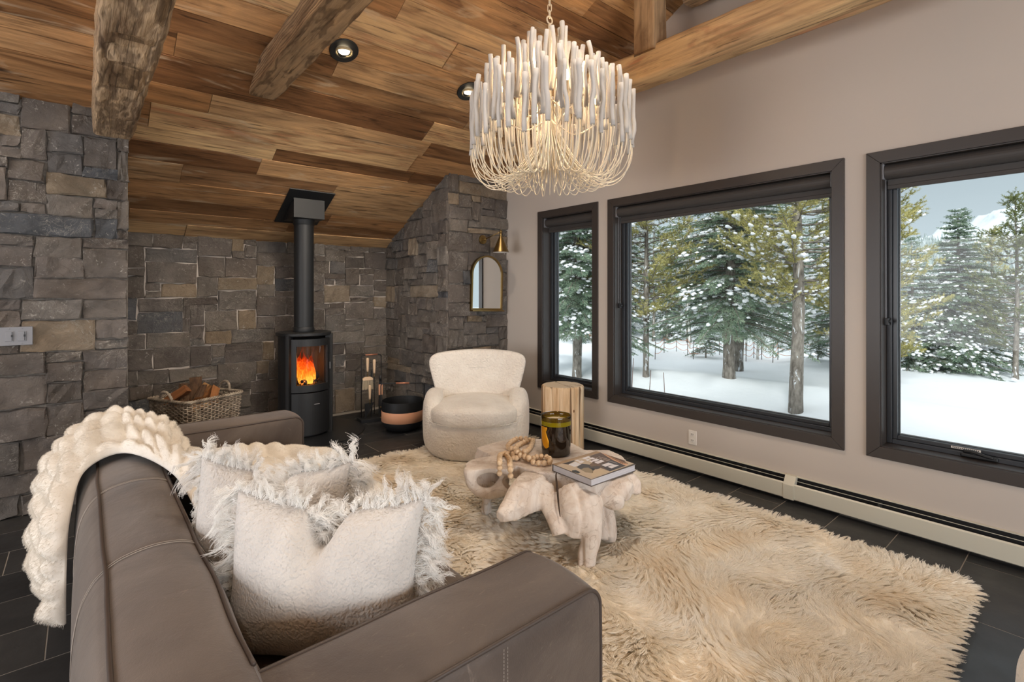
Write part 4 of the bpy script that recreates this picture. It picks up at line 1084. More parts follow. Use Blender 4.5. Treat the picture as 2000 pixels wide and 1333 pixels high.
limb([(1150, 975, 2.75, .07), (1150, 1030, 2.68, .056), (1143, 1085, 2.66, .052), (1141, 1116, 2.66, .056)])
limb([(1185, 945, 2.88, .085), (1212, 954, 2.80, .072), (1232, 964, 2.77, .052)])
limb([(1165, 955, 2.82, .06), (1195, 972, 2.74, .045), (1216, 980, 2.72, .030)])
limb([(1215, 925, 2.92, .05), (1240, 945, 2.86, .035), (1246, 968, 2.82, .024)])
limb([(1160, 960, 2.95, .085), (1178, 1010, 2.90, .062), (1176, 1050, 2.87, .066)])
limb([(1040, 930, 3.1, .10), (1100, 940, 3.0, .12), (1160, 940, 2.95, .09)])
limb([(1090, 960, 3.1, .10), (1095, 1000, 3.1, .07), (1090, 1030, 3.1, .06)])
limb([(1120, 915, 3.3, .07), (1130, 940, 3.35, .05), (1130, 990, 3.4, .05)])
Tm = bm_.build('tmp'); md = Tm.modifiers.new('r', 'REMESH'); md.mode = 'VOXEL'; md.voxel_size = 0.011; sm_ = Tm.modifiers.new('s', 'SMOOTH'); sm_.iterations = 5; sm_.factor = 0.6
dg = bpy.context.evaluated_depsgraph_get(); me = bpy.data.meshes.new_from_object(Tm.evaluated_get(dg)); bpy.data.objects.remove(Tm)
n_ = len(me.vertices); co_ = np.zeros(n_ * 3, np.float32); me.vertices.foreach_get('co', co_); co_ = co_.reshape(-1, 3).astype(float)
nr = np.zeros(n_ * 3, np.float32); me.vertices.foreach_get('normal', nr); nr = nr.reshape(-1, 3)
rad_ = co_ - tc_; an_ = np.arctan2(rad_[:, 1], rad_[:, 0]); rl = np.linalg.norm(rad_[:, :2], axis=1)
gro = vn(np.stack([np.cos(an_) * 7.5, np.sin(an_) * 7.5, co_[:, 2] * 2.5], -1), 5) * np.clip(rl * 3, 0, 1); ft = fbm(co_ * 7, 8, 3); topm = np.clip((TZ - 0.02 - co_[:, 2]) / 0.04, 0, 1)
co_ = co_ + nr * ((gro * 0.027 + ft * 0.016 - np.clip(vn(np.stack([np.cos(an_) * 16, np.sin(an_) * 16, co_[:, 2] * 1.5], -1), 9) - 0.45, 0, 1) * 0.05) * topm)[:, None]
z_ = co_[:, 2]; co_[:, 2] = np.where(z_ > TZ - 0.004, TZ - 0.004 + (z_ - TZ + 0.004) * 0.06, z_)
co_[:, 2] = np.maximum(co_[:, 2], 0.012)
me.vertices.foreach_set('co', co_.astype(np.float32).ravel()); me.update(); me.name = 'root_table'; me.shade_smooth()
m = M('bleached_driftwood', rough=0.7, spec=0.25); co = m.coord('Object', scale=(1, 1, 1)); ds = m.coord('Object', scale=(5, 5, 1.6))
c = m.ramp(m.noise(ds, 1.6, 6, 0.6, 2.2), [(0.25, sr(200, 182, 166)), (0.45, sr(220, 206, 194)), (0.62, sr(230, 220, 210)), (0.8, sr(214, 196, 180))])
c = m.mix(m.ramp(m.noise(co, 3, 3, 0.5, 3.5), [(0.49, 0), (0.5, 0.45), (0.51, 0)]), c, sr(150, 124, 102)); m.col(c)
w_ = m.N('TexWave', wave_type='BANDS', bands_direction='DIAGONAL'); w_.inputs['Scale'].default_value = 9; w_.inputs['Distortion'].default_value = 9; w_.inputs['Detail'].default_value = 4; w_.inputs['Detail Scale'].default_value = 1.5; m.L(co, w_.inputs['Vector'])
nn = m.bump(w_.outputs['Fac'], 0.22, 0.008); m.bump(m.noise(m.coord('Object', scale=(9, 9, 1.6)), 5, 5), 0.3, 0.005, nn); MAT_DRIFT = m.m
tb = tag(empty('driftwood_coffee_table', (float(tc_[0]), float(tc_[1]), 0)), 'low bleached driftwood root coffee table in the middle of the shaggy rug', 'coffee table')
o = bpy.data.objects.new('root_table_body', me); C.objects.link(o); me.materials.clear(); me.materials.append(MAT_DRIFT); o.parent = tb; o.location = (-tc_[0], -tc_[1], 0)
b = B(); K = catmull([Wz(1090, 921, TZ + 0.0005), Wz(1086, 928, TZ + 0.0005), W(1088, 950, 2.70), W(1091, 985, 2.655), W(1094, 1010, 2.62)], 24); b.tube(K - [tc_[0], tc_[1], 0], np.r_[np.linspace(0.002, 0.006, 12), np.linspace(0.006, 0.002, 12)], 6); b.build('crack', flat('driftwood_crack', sr(66, 50, 38), 0.95), tb)

# ---- wooden bead garland
m = M('raw_wood_bead', rough=0.6); co = m.coord('Object', rand=5); m.col(m.ramp(m.noise(m.coord('Object', scale=(30, 30, 110), rand=5), 1.5, 3), [(0.3, sr(206, 172, 132)), (0.7, sr(230, 204, 170))])); MAT_BEAD = m.m
gp = [(1032, 857), (1008, 858), (992, 872), (1001, 882), (1004, 896), (1016, 888), (1008, 874), (1028, 862), (1041, 860), (1036, 874), (1024, 888), (1034, 898), (1052, 892), (1070, 894), (1074, 903), (1058, 905), (1042, 903), (1026, 898), (1012, 893), (1004, 884), (996, 886), (978, 889)]
g3 = [Wz(a_, b_, TZ + 0.018) for a_, b_ in gp] + [W(976, 902, 2.85), W(976, 920, 2.84), W(974, 940, 2.84)]
# second hanging strand
g4 = [Wz(985, 884, TZ + 0.018), Wz(994, 896, TZ + 0.018), W(996, 910, 2.84), W(997, 925, 2.82), W(997, 936, 2.82)]
gar = tag(empty('bead_garland', (float(g3[0][0]), float(g3[0][1]), TZ)), 'string of pale round wooden beads heaped on the driftwood table', 'bead garland')
org = np.array([g3[0][0], g3[0][1], TZ]); bead = None
for K in (g3, g4):
    Q_ = catmull(K, 400); d = np.r_[0, np.cumsum(np.linalg.norm(np.diff(Q_, axis=0), axis=1))]; n_ = int(d[-1] / 0.0345); s_ = (np.arange(n_) + 0.5) * 0.0345
    P = np.stack([np.interp(s_, d, Q_[:, k]) for k in range(3)], 1)
    for i in range(n_):
        for _ in range(3):
            dd = P[:i] - P[i]; ln = np.linalg.norm(dd, axis=1) if i else np.array([9.])
            if i > 1 and ln[:-1].min() < 0.029 and i - int(ln[:-1].argmin()) > 1: P[i, 2] += 0.009
    for p in P:
        if bead is None:
            b = B(); b.sphere((0, 0, 0), (0.0168, 0.0168, 0.0162), 14, 10); bead = b.build('bead', MAT_BEAD, gar, tuple(p - org), smooth=True)
        else:
            o = bead.copy(); C.objects.link(o); o.location = tuple(p - org); o.rotation_euler = tuple(rng.uniform(0, 3, 3))
    b = B(); b.tube(P - org, 0.002, 5); b.build('cord', MAT_ASH, gar)

# ---- large candle
cx, cy = Wz(1086, 886, TZ)[:2]; CR = 0.097; CHt = 0.247
cd = tag(empty('candle_jar', (cx, cy, TZ + 0.001)), 'large dark glass candle jar with a gold emblem, on the driftwood table', 'candle')
MAT_DARKGL = flat('smoked_glass', sr(34, 24, 16), 0.04, spec=0.8)
m = M('olive_glass', sr(120, 104, 10), 0.03); m.p.inputs['Transmission Weight'].default_value = 0.75; m.p.inputs['IOR'].default_value = 1.2; MAT_OLIVE = m.m
b = B(); b.lathe([(0, 0.0), (CR * .88, 0.0), (CR * .93, 0.006), (CR * .975, 0.10), (CR, 0.19), (CR - .004, 0.19), (0, 0.19)], 56); b.build('jar', MAT_DARKGL, cd, smooth=False, bevel=0.001, seg=1)
b = B(); b.lathe([(CR, 0.19), (CR * 1.005, 0.215), (CR * 1.005, 0.217), (CR - 0.003, 0.217), (CR - 0.004, 0.19)], 56, cap=False); b.build('olive_glass_band', flat('lit_olive_glass', sr(132, 116, 14), 0.06), cd, smooth=True)  # opaque band; light coming through the olive glass is put into the colour
m = glass_mat('rim_glass', (0.40, 0.34, 0.13, 1), 1.0)
b = B(); b.lathe([(CR * 1.005, 0.217), (CR * 1.01, CHt - 0.003), (CR, CHt), (CR - 0.004, CHt - 0.003), (CR - 0.003, 0.217)], 56, cap=False); b.build('glass_rim', m, cd, smooth=True)
b = B(); b.lathe([(0, 0.212), (0.092, 0.211), (0.092, 0.19)], 48); b.build('wax', flat('cream_wax', sr(236, 222, 198), 0.5), cd, smooth=False)
for k in range(3):
    a_ = k * 2.1 + 0.3; b = B(); b.tube([(0.042 * math.cos(a_), 0.042 * math.sin(a_), 0.21), (0.042 * math.cos(a_), 0.042 * math.sin(a_), 0.228)], 0.0018, 6); b.build('wick', MAT_WHITEP, cd)
# gold emblem wrapped on the glass; angle measured from the side that faces the sofa
ca = math.atan2(-cy, -cx)
pr = [(0.47, -0.03, 0.10), (0.455, -0.02, 0.13), (0.435, 0.09, 0.17), (0.37, 0.06, 0.15), (0.31, 0.07, 0.14), (0.24, 0.12, 0.14), (0.18, 0.16, 0.13), (0.13, 0.17, 0.12), (0.10, 0.15, 0.11)]
zz = np.array([0.185, 0.176, 0.166, 0.155, 0.140, 0.120, 0.100, 0.085, 0.075, 0.066, 0.058, 0.050]); lft = np.array([-1.15, -1.2, -1.2, -1.2, -1.2, -1.18, -1.15, -1.10, -1.05, -1.0, -0.9, -0.75]); rgt = np.array([-0.62, -0.60, -0.64, -0.70, -0.66, -0.58, -0.50, -0.48, -0.50, -0.48, -0.56, -0.70])
P = np.zeros((12, 9, 3))
for i in range(12):
    aa = ca + np.linspace(lft[i], rgt[i], 9); r_ = CR * np.interp(zz[i], [0, .006, .10, .19], [.88, .93, .975, 1]) + 0.0012 + 0.0015 * (vn(np.stack([aa * 14, np.full(9, zz[i] * 60), aa * 0], -1), 4)) * np.r_[0, np.ones(7), 0]
    P[i] = np.stack([r_ * np.cos(aa), r_ * np.sin(aa), np.full(9, zz[i])], 1)
v, f = grid_mesh(P); o = link('gold_emblem', mesh('gold_emblem', v, f[:, ::-1]), flat('gold_leaf', sr(236, 164, 34), 0.35, 0.55), cd, smooth=True); q = o.modifiers.new('t', 'SOLIDIFY'); q.thickness = 0.002

# ---- coffee-table book
BL, BTp, BRt, BB = [np.array(p) for p in ((2.053, 2.062), (2.429, 2.052), (2.407, 1.742), (2.043, 1.761))]
bk_ = tag(empty('book', (float(BL[0]), float(BL[1]), TZ + 0.003)), 'large hardback design book with a photo cover, lying on the driftwood table', 'book')
ux = (BB - BL); vx = (BTp - BL)                     # u across the cover, v up the cover


def bkp(u, v, z): p = ux * u + vx * v; return (p[0], p[1], z)


def slab_uv(b, u0, u1, v0, v1, z0, z1):
    q = [bkp(u0, v0, z0), bkp(u1, v0, z0), bkp(u1, v1, z0), bkp(u0, v1, z0)]; q += [(p[0], p[1], z1) for p in q]
    b.add(q, [(0, 1, 2, 3), (7, 6, 5, 4), (0, 4, 5, 1), (1, 5, 6, 2), (2, 6, 7, 3), (3, 7, 4, 0)])


BT = 0.040
b = B(); slab_uv(b, 0, 1, 0, 1, 0, 0.003); slab_uv(b, 0, 1, 0, 1, BT - 0.003, BT); slab_uv(b, -0.005, 0.012, 0, 1, 0, BT)
cov = b.build('cover', flat('grey_book_cloth', sr(98, 88, 80), 0.4), bk_)
m = M('page_edges', rough=0.8); co = m.coord('Object', scale=(1, 1, 500)); m.col(m.ramp(m.noise(co, 1, 2), [(0.3, sr(188, 186, 192)), (0.7, sr(226, 224, 228))]))
b = B(); slab_uv(b, 0.012, 0.985, 0.012, 0.988, 0.003, BT - 0.003); b.build('pages', m.m, bk_)
Lp = np.array([110., 300.]); Am = np.array([[950., 865.], [-290., 340.]]); Ai = np.linalg.inv(Am)


def uvq(px, py): q = Ai @ (np.array([px, py]) - Lp); return min(max(q[1], 0.0), 1.0), min(max(q[0], 0.0), 1.0)


pcol = {}
def print_patch(poly, c, k, nm='cover_print'):
    if c not in pcol: pcol[c] = flat('print_%s' % nm, sr(*c), 0.35)
    z = BT + 0.0003 + 0.00006 * k; V = [bkp(*uvq(*p), z) for p in poly]; V += [(p[0], p[1], BT - 0.0005) for p in V]; n_ = len(poly)
    ar = sum(V[i][0] * V[(i + 1) % n_][1] - V[(i + 1) % n_][0] * V[i][1] for i in range(n_))
    if ar < 0: V = V[:n_][::-1] + V[n_:][::-1]
    b = B(); b.add(V, [tuple(range(n_))] + [(i, i + n_, (i + 1) % n_ + n_, (i + 1) % n_) for i in range(n_)]); return b.build(nm, pcol[c], cov)


print_patch([(110, 300), (1060, 10), (1150, 45), (200, 330)], (176, 148, 118), 1)
print_patch([(200, 330), (1150, 45), (1900, 330), (975, 640)], (206, 188, 166), 1)
print_patch([(900, 130), (1150, 45), (1720, 270), (1350, 490), (1000, 350)], (122, 104, 94), 2)
print_patch([(1150, 45), (1430, 235), (1100, 160), (900, 130)], (112, 98, 92), 3)
print_patch([(1400, 240), (1700, 380), (1350, 495), (1150, 350)], (88, 88, 92), 3)
print_patch([(1180, 50), (1300, 95), (1760, 350), (1700, 380), (1430, 240)], (222, 176, 142), 4)
for k in range(3): print_patch([(1190 + k * 55, 60 + k * 18), (1205 + k * 55, 60 + k * 18), (1660 + k * 50, 330 + k * 0), (1640 + k * 50, 335)], (70, 54, 46), 5)
print_patch([(320, 300), (560, 225), (600, 240), (460, 320)], (84, 78, 76), 3)
print_patch([(460, 320), (600, 262), (735, 315), (720, 350), (590, 372)], (226, 224, 228), 4)
print_patch([(640, 380), (760, 310), (900, 330), (1170, 385), (1120, 440), (760, 450)], (96, 92, 92), 4)
print_patch([(740, 440), (800, 405), (900, 400), (1010, 470), (1000, 520), (850, 500)], (164, 148, 124), 5)
print_patch([(1010, 470), (1120, 430), (1330, 490), (1010, 600), (960, 560)], (214, 194, 166), 5)
print_patch([(910, 340), (960, 300), (1050, 330), (1060, 370), (960, 380)], (128, 108, 92), 6)
print_patch([(950, 425), (1000, 412), (1045, 440), (1000, 470)], (60, 60, 64), 6)
print_patch([(560, 450), (640, 445), (740, 495), (700, 520), (560, 480)], (66, 64, 64), 6)
for q in ([(740, 180), (870, 135), (940, 155), (810, 205)], [(890, 190), (970, 165), (1040, 195), (955, 215)], [(820, 215), (880, 200), (925, 220), (865, 250)], [(960, 240), (1060, 195), (1135, 225), (1040, 270)],
          [(900, 255), (950, 245), (1010, 265), (960, 285)], [(1020, 290), (1165, 230), (1245, 265), (1100, 320)], [(1175, 350), (1330, 300), (1440, 340), (1260, 390)], [(1310, 395), (1440, 345), (1555, 370), (1390, 430)], [(590, 225), (640, 215), (700, 240), (640, 250)], [(660, 265), (740, 235), (800, 265), (730, 295)]):
    print_patch(q, (236, 232, 236), 7)
rs2 = np.random.default_rng(2)        # two lines of small pale title lettering, too fine to read in the photograph
for ln, (p0, p1, n_) in enumerate((((1110, 155), (1365, 240), 11), ((1062, 172), (1520, 326), 21))):
    for k in range(n_):
        if ln == 1 and k in (2, 6): continue
        f0, f1 = k / n_, (k + 0.62) / n_; a0 = np.array(p0) + (np.array(p1) - p0) * f0; a1 = np.array(p0) + (np.array(p1) - p0) * f1; hgt_ = np.array([11, -5.0])
        kind = rs2.integers(0, 3)
        qs = [[a0, a0 + (a1 - a0) * .25, a0 + (a1 - a0) * .25 + hgt_, a0 + hgt_], [a0 + (a1 - a0) * .75, a1, a1 + hgt_, a0 + (a1 - a0) * .75 + hgt_]] if kind < 2 else [[a0, a1, a1 + hgt_ * .25, a0 + hgt_ * .25]]
        qs.append([a0 + hgt_ * .75, a1 + hgt_ * .75, a1 + hgt_, a0 + hgt_] if kind != 1 else [a0 + hgt_ * .4, a1 + hgt_ * .4, a1 + hgt_ * .65, a0 + hgt_ * .65])
        for q in qs: print_patch([tuple(x) for x in q], (230, 224, 218), 8, 'title_letter')

# ---- mirror and wall lamp on the right stone breast
mx0, mx1, mzb, mzt = 3.232, 3.672, 1.252, 1.868
rr = (mx1 - mx0) / 2; MYf = YF - 0.045
mr = tag(empty('arched_mirror', ((mx0 + mx1) / 2, MYf, mzb), 0), 'small arched wall mirror in a brass frame on the stone wall', 'mirror')
mr.rotation_euler = (0, math.radians(1.6), 0)


def arch(r_, zb_, off=0): return [(-r_, zb_), (r_, zb_)] + [(r_ * math.cos(q), (mzt - mzb - rr) + r_ * math.sin(q)) for q in np.linspace(0, PI, 33)]


o_, i_ = arch(rr, 0.0), arch(rr - 0.019, 0.022); n_ = len(o_)
V = [(x_, -0.014, z_) for x_, z_ in o_] + [(x_, -0.014, z_) for x_, z_ in i_] + [(x_, 0.03, z_) for x_, z_ in o_] + [(x_, 0.0, z_) for x_, z_ in i_]
Fc = []
for i in range(n_):
    j = (i + 1) % n_; Fc += [(i, j, j + n_, i + n_), (i + 2 * n_, j + 2 * n_, j, i), (i + n_, j + n_, j + 3 * n_, i + 3 * n_)]
b = B(); b.add(V, Fc); b.build('frame', MAT_BRASS, mr)
b = B(); b.add([(x_, -0.004, z_) for x_, z_ in arch(rr - 0.017, 0.020)], [tuple(range(n_))]); b.build('glass', MAT_MIRROR, mr)
b = B(); b.add([(x_, 0.028, z_) for x_, z_ in arch(rr - 0.002, 0.002)] + [(x_, -0.0035, z_) for x_, z_ in arch(rr - 0.002, 0.002)], [tuple(range(n_))[::-1], tuple(range(n_, 2 * n_))]); b.build('backing', MAT_BLACK2, mr)
b = B(); b.box((-rr, -0.05, -0.012), (rr, 0.03, 0.004)); b.build('ledge', MAT_BRASS, mr, bevel=0.002)

lx, lz = on_y(942, 468.5, YF - 0.02); tip = Vector((3.486, 4.30, 2.118))
sc_l = tag(empty('wall_sconce', (lx, YF - 0.02, lz)), 'small brass wall lamp with a cone shade above the mirror', 'wall lamp')
L0 = Vector((lx, YF - 0.02, lz)); T_ = tip - L0
b = B(); a = Matrix.Rotation(PI / 2, 4, 'X'); b.lathe([(0, 0), (0.050, 0), (0.052, 0.004), (0.050, 0.016), (0.012, 0.022), (0, 0.022)], 32)
b.v = [np.stack([q[:, 0], -q[:, 2], q[:, 1]], 1) for q in b.v]; b.build('backplate', MAT_BRASS, sc_l, smooth=False, bevel=0.001)
b = B(); b.tube([(0, -0.02, 0), (0, -0.05, 0)], 0.010, 12); b.sphere((0, -0.052, 0), 0.015, 14, 10); b.build('pivot', MAT_BRASS, sc_l, smooth=True)
b = B(); b.tube([(0, -0.05, 0), tuple(T_)], 0.0055, 10); b.build('arm', MAT_BRASS, sc_l, smooth=True)
b = B(); b.sphere(tuple(T_), 0.016, 14, 10); b.tube([tuple(T_ + Vector((0, 0, -0.01))), tuple(T_ + Vector((0, 0, -0.05)))], [0.013, 0.015], 14); b.sphere(tuple(T_ + Vector((0, 0, 0.018))), 0.008, 10, 8); b.build('knuckle', MAT_BRASS, sc_l, smooth=True)
MAT_SHW = flat('white_enamel_inside', sr(236, 232, 224), 0.6)
b = B(); b.lathe([(0.016, -0.045), (0.022, -0.06), (0.088, -0.220), (0.090, -0.224)], 40, tuple(T_), cap=False); sh_ = b.build('shade', MAT_BRASS, sc_l, smooth=True)
b = B(); b.lathe([(0.013, -0.050), (0.085, -0.2225), (0.0895, -0.2245)], 40, tuple(T_), cap=False); b.build('shade_lining', MAT_SHW, sh_, smooth=True)
b = B(); b.lathe([(0.0, -0.075), (0.018, -0.08), (0.028, -0.12), (0.022, -0.145), (0, -0.155)], 20, tuple(T_)); b.build('bulb', flat('frosted_bulb', sr(240, 236, 228), 0.4), sc_l, smooth=True)

# ---- recessed ceiling spots
m = M('lit_lamp'); m.t.nodes.remove(m.p); em = m.N('Emission'); em.inputs[0].default_value = (1.0, 0.80, 0.52, 1); em.inputs[1].default_value = 14.0; m.L(em.outputs[0], m.out.inputs[0]); MAT_LAMP = m.m
MAT_CREAMB = flat('cream_baffle', sr(214, 196, 158), 0.5)
dl = [(1.43, 3.56, 'recessed ceiling spotlight between the two middle timbers, fully visible'), (2.535, 3.571, 'recessed ceiling spotlight partly behind the chandelier')]
for i, (x_, y_, lb) in enumerate(dl):
    t_ = tag(empty('ceiling_spotlight', (x_, y_, ceil_z(y_) - 0.004)), lb, 'ceiling light', 'recessed ceiling spotlights'); t_.rotation_euler = (-th, 0, 0)
    b = B(); b.lathe([(0.062, 0.002), (0.062, -0.004), (0.098, -0.006), (0.102, -0.002), (0.102, 0.004), (0.062, 0.004)], 48, cap=False); b.build('trim_ring', MAT_BLACK, t_, smooth=False)
    b = B(); b.lathe([(0.0, 0.003), (0.064, 0.003)], 40, cap=False); b.build('recess', MAT_BLACK2, t_)
    b = B(); b.lathe([(0.050, -0.012), (0.058, -0.020), (0.060, -0.012), (0.060, 0.0), (0.050, 0.0)], 40, cap=False); b.build('baffle', MAT_CREAMB, t_, smooth=True, rot=(math.radians(22), 0, 0))
    b = B(); b.lathe([(0.0, -0.022), (0.022, -0.020), (0.036, -0.012), (0.040, 0.0), (0, 0.001)], 32); b.build('bulb', MAT_LAMP, t_, smooth=True, rot=(math.radians(22), 0, 0))
for (x_, y_, pw_) in ((0.33, 3.57, 55), (1.43, 3.56, 55), (2.535, 3.571, 45), (0.6, 1.9, 70), (1.9, 1.3, 190), (2.4, 2.5, 60), (-1.2, 3.4, 55), (-1.2, 1.5, 50)):
    light('spot_beam', 'SPOT', (x_, y_, ceil_z(y_) - 0.06), pw_, (1.0, 0.87, 0.72), look=(x_, y_ + (1.5 if y_ > 3 else 0.35), 0), spot_size=1.9 if pw_ < 100 else 1.35, spot_blend=0.9, shadow_soft_size=0.05)  # besides the spotlights' own beams, unseen ones added to brighten rug, table and room

# ---- chandelier
CHX, CHY = 2.147, 2.18
cl = tag(empty('chandelier', (CHX, CHY, 2.0)), 'white chandelier of upright wooden sticks on looping wires, above the driftwood table', 'chandelier')
m = M('chalk_white_stick', sr(192, 187, 182), 0.75, spec=0.2); m.bump(m.noise(m.coord('Object', scale=(1, 1, 0.3)), 60, 3), 0.2, 0.003); MAT_STICK = m.m
MAT_WIRE = flat('ivory_wire', sr(226, 212, 188), 0.5)
rs = np.random.default_rng(21)
tiers = [(0.485, 0.305, 40, 0.0, 1.0), (0.43, 0.38, 30, 0.4, .95), (0.36, 0.46, 25, 0.1, .9), (0.28, 0.545, 19, 0.7, .8), (0.20, 0.615, 13, 0.2, .6), (0.12, 0.67, 7, 0.0, .4), (0.04, 0.72, 2, 0.5, .3)]
for (r_, zb_, n_, ph, dp) in tiers:
    for k in range(n_):
        a_ = (k + ph) / n_ * 2 * PI + rs.normal(0, 0.02); rj = r_ + rs.normal(0, 0.012); zj = zb_ + rs.normal(0, 0.022); Ls = rs.uniform(0.27, 0.36) * (0.93 if r_ < 0.05 else 1)
        c_ = np.array([math.cos(a_), math.sin(a_), 0]); p0 = c_ * rj + [0, 0, zj]
        z_ = np.linspace(0, Ls, 9); w_ = np.stack([0.010 * vn(np.stack([z_ * 11, z_ * 0 + k, z_ * 0 + r_ * 50], -1), 1), 0.010 * vn(np.stack([z_ * 11, z_ * 0 + k, z_ * 0 + r_ * 50], -1), 2), z_], 1); w_[:, :2] -= w_[0, :2]
        b = B(); rad_s = rs.uniform(0.0112, 0.0140); b.tube(w_, rad_s * (1 + 0.08 * rs.normal(0, 1, 9).cumsum() / 3), 9)
        b.build('stick', MAT_STICK, cl, tuple(p0), smooth=False).data.polygons.foreach_set('use_smooth', [True] * (8 * 9) + [False] * 2)
        # wire: from the central stem, sweeping down and out, up into the stick foot
        low = 0.10 + (0.495 - r_) * 0.10 + rs.normal(0, 0.008)
        P0 = np.array([0.012 * c_[0], 0.012 * c_[1], 0.62 - 0.1 * dp]); P1 = np.array([0.16 * dp * c_[0], 0.16 * dp * c_[1], 0.20]); P2 = c_ * (rj * 0.62) + [0, 0, low - 0.13 * dp - 0.02]; P2b = c_ * (rj * 1.04) + [0, 0, low + 0.02]
        t_ = np.linspace(0, 1, 20)[:, None]
        bz = (1 - t_) ** 4 * P0 + 4 * t_ * (1 - t_) ** 3 * P1 + 6 * t_ ** 2 * (1 - t_) ** 2 * P2 + 4 * t_ ** 3 * (1 - t_) * P2b + t_ ** 4 * (p0 + [0, 0, 0.004])
        b = B(); b.tube(bz, 0.0030, 5, cap=False); b.build('wire', MAT_WIRE, cl, smooth=True)
b = B(); b.tube([(0, 0, 0.30), (0, 0, 1.08)], 0.008, 10); b.build('stem', MAT_WIRE, cl, smooth=True)
m = M('candle_bulb_glow'); m.t.nodes.remove(m.p); em = m.N('Emission'); em.inputs[0].default_value = (1.0, 0.72, 0.38, 1); em.inputs[1].default_value = 30.0; m.L(em.outputs[0], m.out.inputs[0]); MAT_CBULB = m.m
for k in range(8):
    a_ = k * PI / 4 + 0.32; r_ = 0.30 if k % 2 else 0.225; z0 = 0.56 if k % 2 else 0.68; c_ = np.array([math.cos(a_), math.sin(a_), 0])
    b = B(); K = catmull([(0, 0, z0 - 0.05), tuple(c_ * r_ * .5 + [0, 0, z0 - 0.14]), tuple(c_ * r_ * .95 + [0, 0, z0 - 0.08]), tuple(c_ * r_ + [0, 0, z0 - 0.03])], 18); b.tube(K, 0.005, 8); ar_ = b.build('arm', MAT_WIRE, cl, smooth=True)
    b = B(); b.lathe([(0.012, -0.04), (0.012, 0.05)], 14, tuple(c_ * r_ + [0, 0, z0])); b.build('candle_sleeve', MAT_WIRE, ar_, smooth=False)
    b = B(); b.lathe([(0.006, 0.05), (0.013, 0.068), (0.013, 0.085), (0.006, 0.108), (0.0, 0.120)], 14, tuple(c_ * r_ + [0, 0, z0])); b.build('candle_bulb', MAT_CBULB, cl, smooth=True)
    light('candle_light', 'POINT', (CHX + c_[0] * r_, CHY + c_[1] * r_, 2.0 + z0 + 0.085), 9.0, (1.0, 0.70, 0.38), shadow_soft_size=0.018)
ct = ceil_z(CHY) - 2.0
b = B(); b.tube([(0.022 * math.cos(q), 0, 1.10 + 0.022 * math.sin(q)) for q in np.linspace(0, 2 * PI, 24, endpoint=False)], 0.0045, 7, closed=True); b.build('hanging_loop', MAT_WIRE, cl, smooth=True)
z_ = 1.135; k = 0
while z_ < ct - 0.04:
    b = B(); P = [(0.0115 * math.cos(q), 0.0, 0.011 * math.sin(q) + (0.013 if math.sin(q) > 0 else -0.013)) for q in np.linspace(0, 2 * PI, 18, endpoint=False)]
    b.tube(P, 0.0032, 6, closed=True); b.build('chain_link', MAT_WIRE, cl, (0, 0, z_), smooth=True, rot=(0, 0, (k % 2) * PI / 2 + 0.5)); z_ += 0.0385; k += 1
b = B(); b.lathe([(0, ct - 0.03), (0.05, ct - 0.028), (0.065, ct - 0.01), (0.065, ct + 0.02)], 32); b.build('canopy_cup', MAT_WIRE, cl, smooth=True)


# ---- leather sofa
sf = tag(empty('leather_sofa', (0.5, 2.25, 0)), 'long taupe leather sofa with piped seams and square arms', 'sofa')
SO = np.array([0.5, 2.25, 0.0])
Y0s, Y1s = 0.89, 3.60


def loft(rings, name, mat, parent, smooth=True, off=SO):
    R_ = np.array(rings) - off; v, f = grid_mesh(R_, closed_v=True); n = R_.shape[1]; k = R_.shape[0]
    me = mesh(name, v, [tuple(q) for q in f] + [tuple(range(n))[::-1], tuple(range((k - 1) * n, k * n))])
    bm2 = bmesh.new(); bm2.from_mesh(me); bmesh.ops.recalc_face_normals(bm2, faces=bm2.faces); bm2.to_mesh(me); bm2.free()
    return link(name, me, mat, parent, None, smooth)


def soft(P, amp=0.004, sc=4, s_=0): return P + amp * np.stack([vn(P * sc, s_), vn(P * sc, s_ + 3), vn(P * sc, s_ + 7)], -1)


# backrest profile (X, Z), outer bottom -> crown -> inner bottom
prof = catmull([(0.0, 0.10), (-0.022, 0.25), (-0.030, 0.42), (-0.016, 0.56), (0.012, 0.635), (0.042, 0.668), (0.045, 0.672), (0.085, 0.690), (0.155, 0.700), (0.225, 0.692), (0.262, 0.675), (0.266, 0.670), (0.290, 0.630), (0.305, 0.54), (0.30, 0.40), (0.28, 0.10)], 72)
ysb = np.r_[Y0s, Y0s + 0.01, np.linspace(Y0s + 0.04, Y1s - 0.04, 110), Y1s - 0.01, Y1s]; infl = np.r_[0.0, 0.55, np.ones(110), 0.55, 0.0]
cxz = np.array([0.14, 0.40]); rings = []
for y_, k in zip(ysb, infl):
    pp = cxz + (prof - cxz) * (0.985 + 0.015 * k); P = np.stack([pp[:, 0], np.full(len(pp), y_), pp[:, 1]], -1)
    dip = sum(math.exp(-((y_ - s_) / 0.02) ** 2) for s_ in (1.83, 2.50, 3.17)) * 0.0035
    P[:, [0, 2]] -= (pp - cxz) / 0.25 * dip
    rings.append(soft(P, 0.004, 4.5))
loft(rings, 'backrest', MAT_LEATHER, sf)


def pipe(pts, nm='piping', r=0.0052, mat=None): b = B(); b.tube(soft(np.array(pts, float), 0.004, 4.5) - SO, r, 8); return b.build(nm, mat or MAT_PIPING, sf, smooth=True)


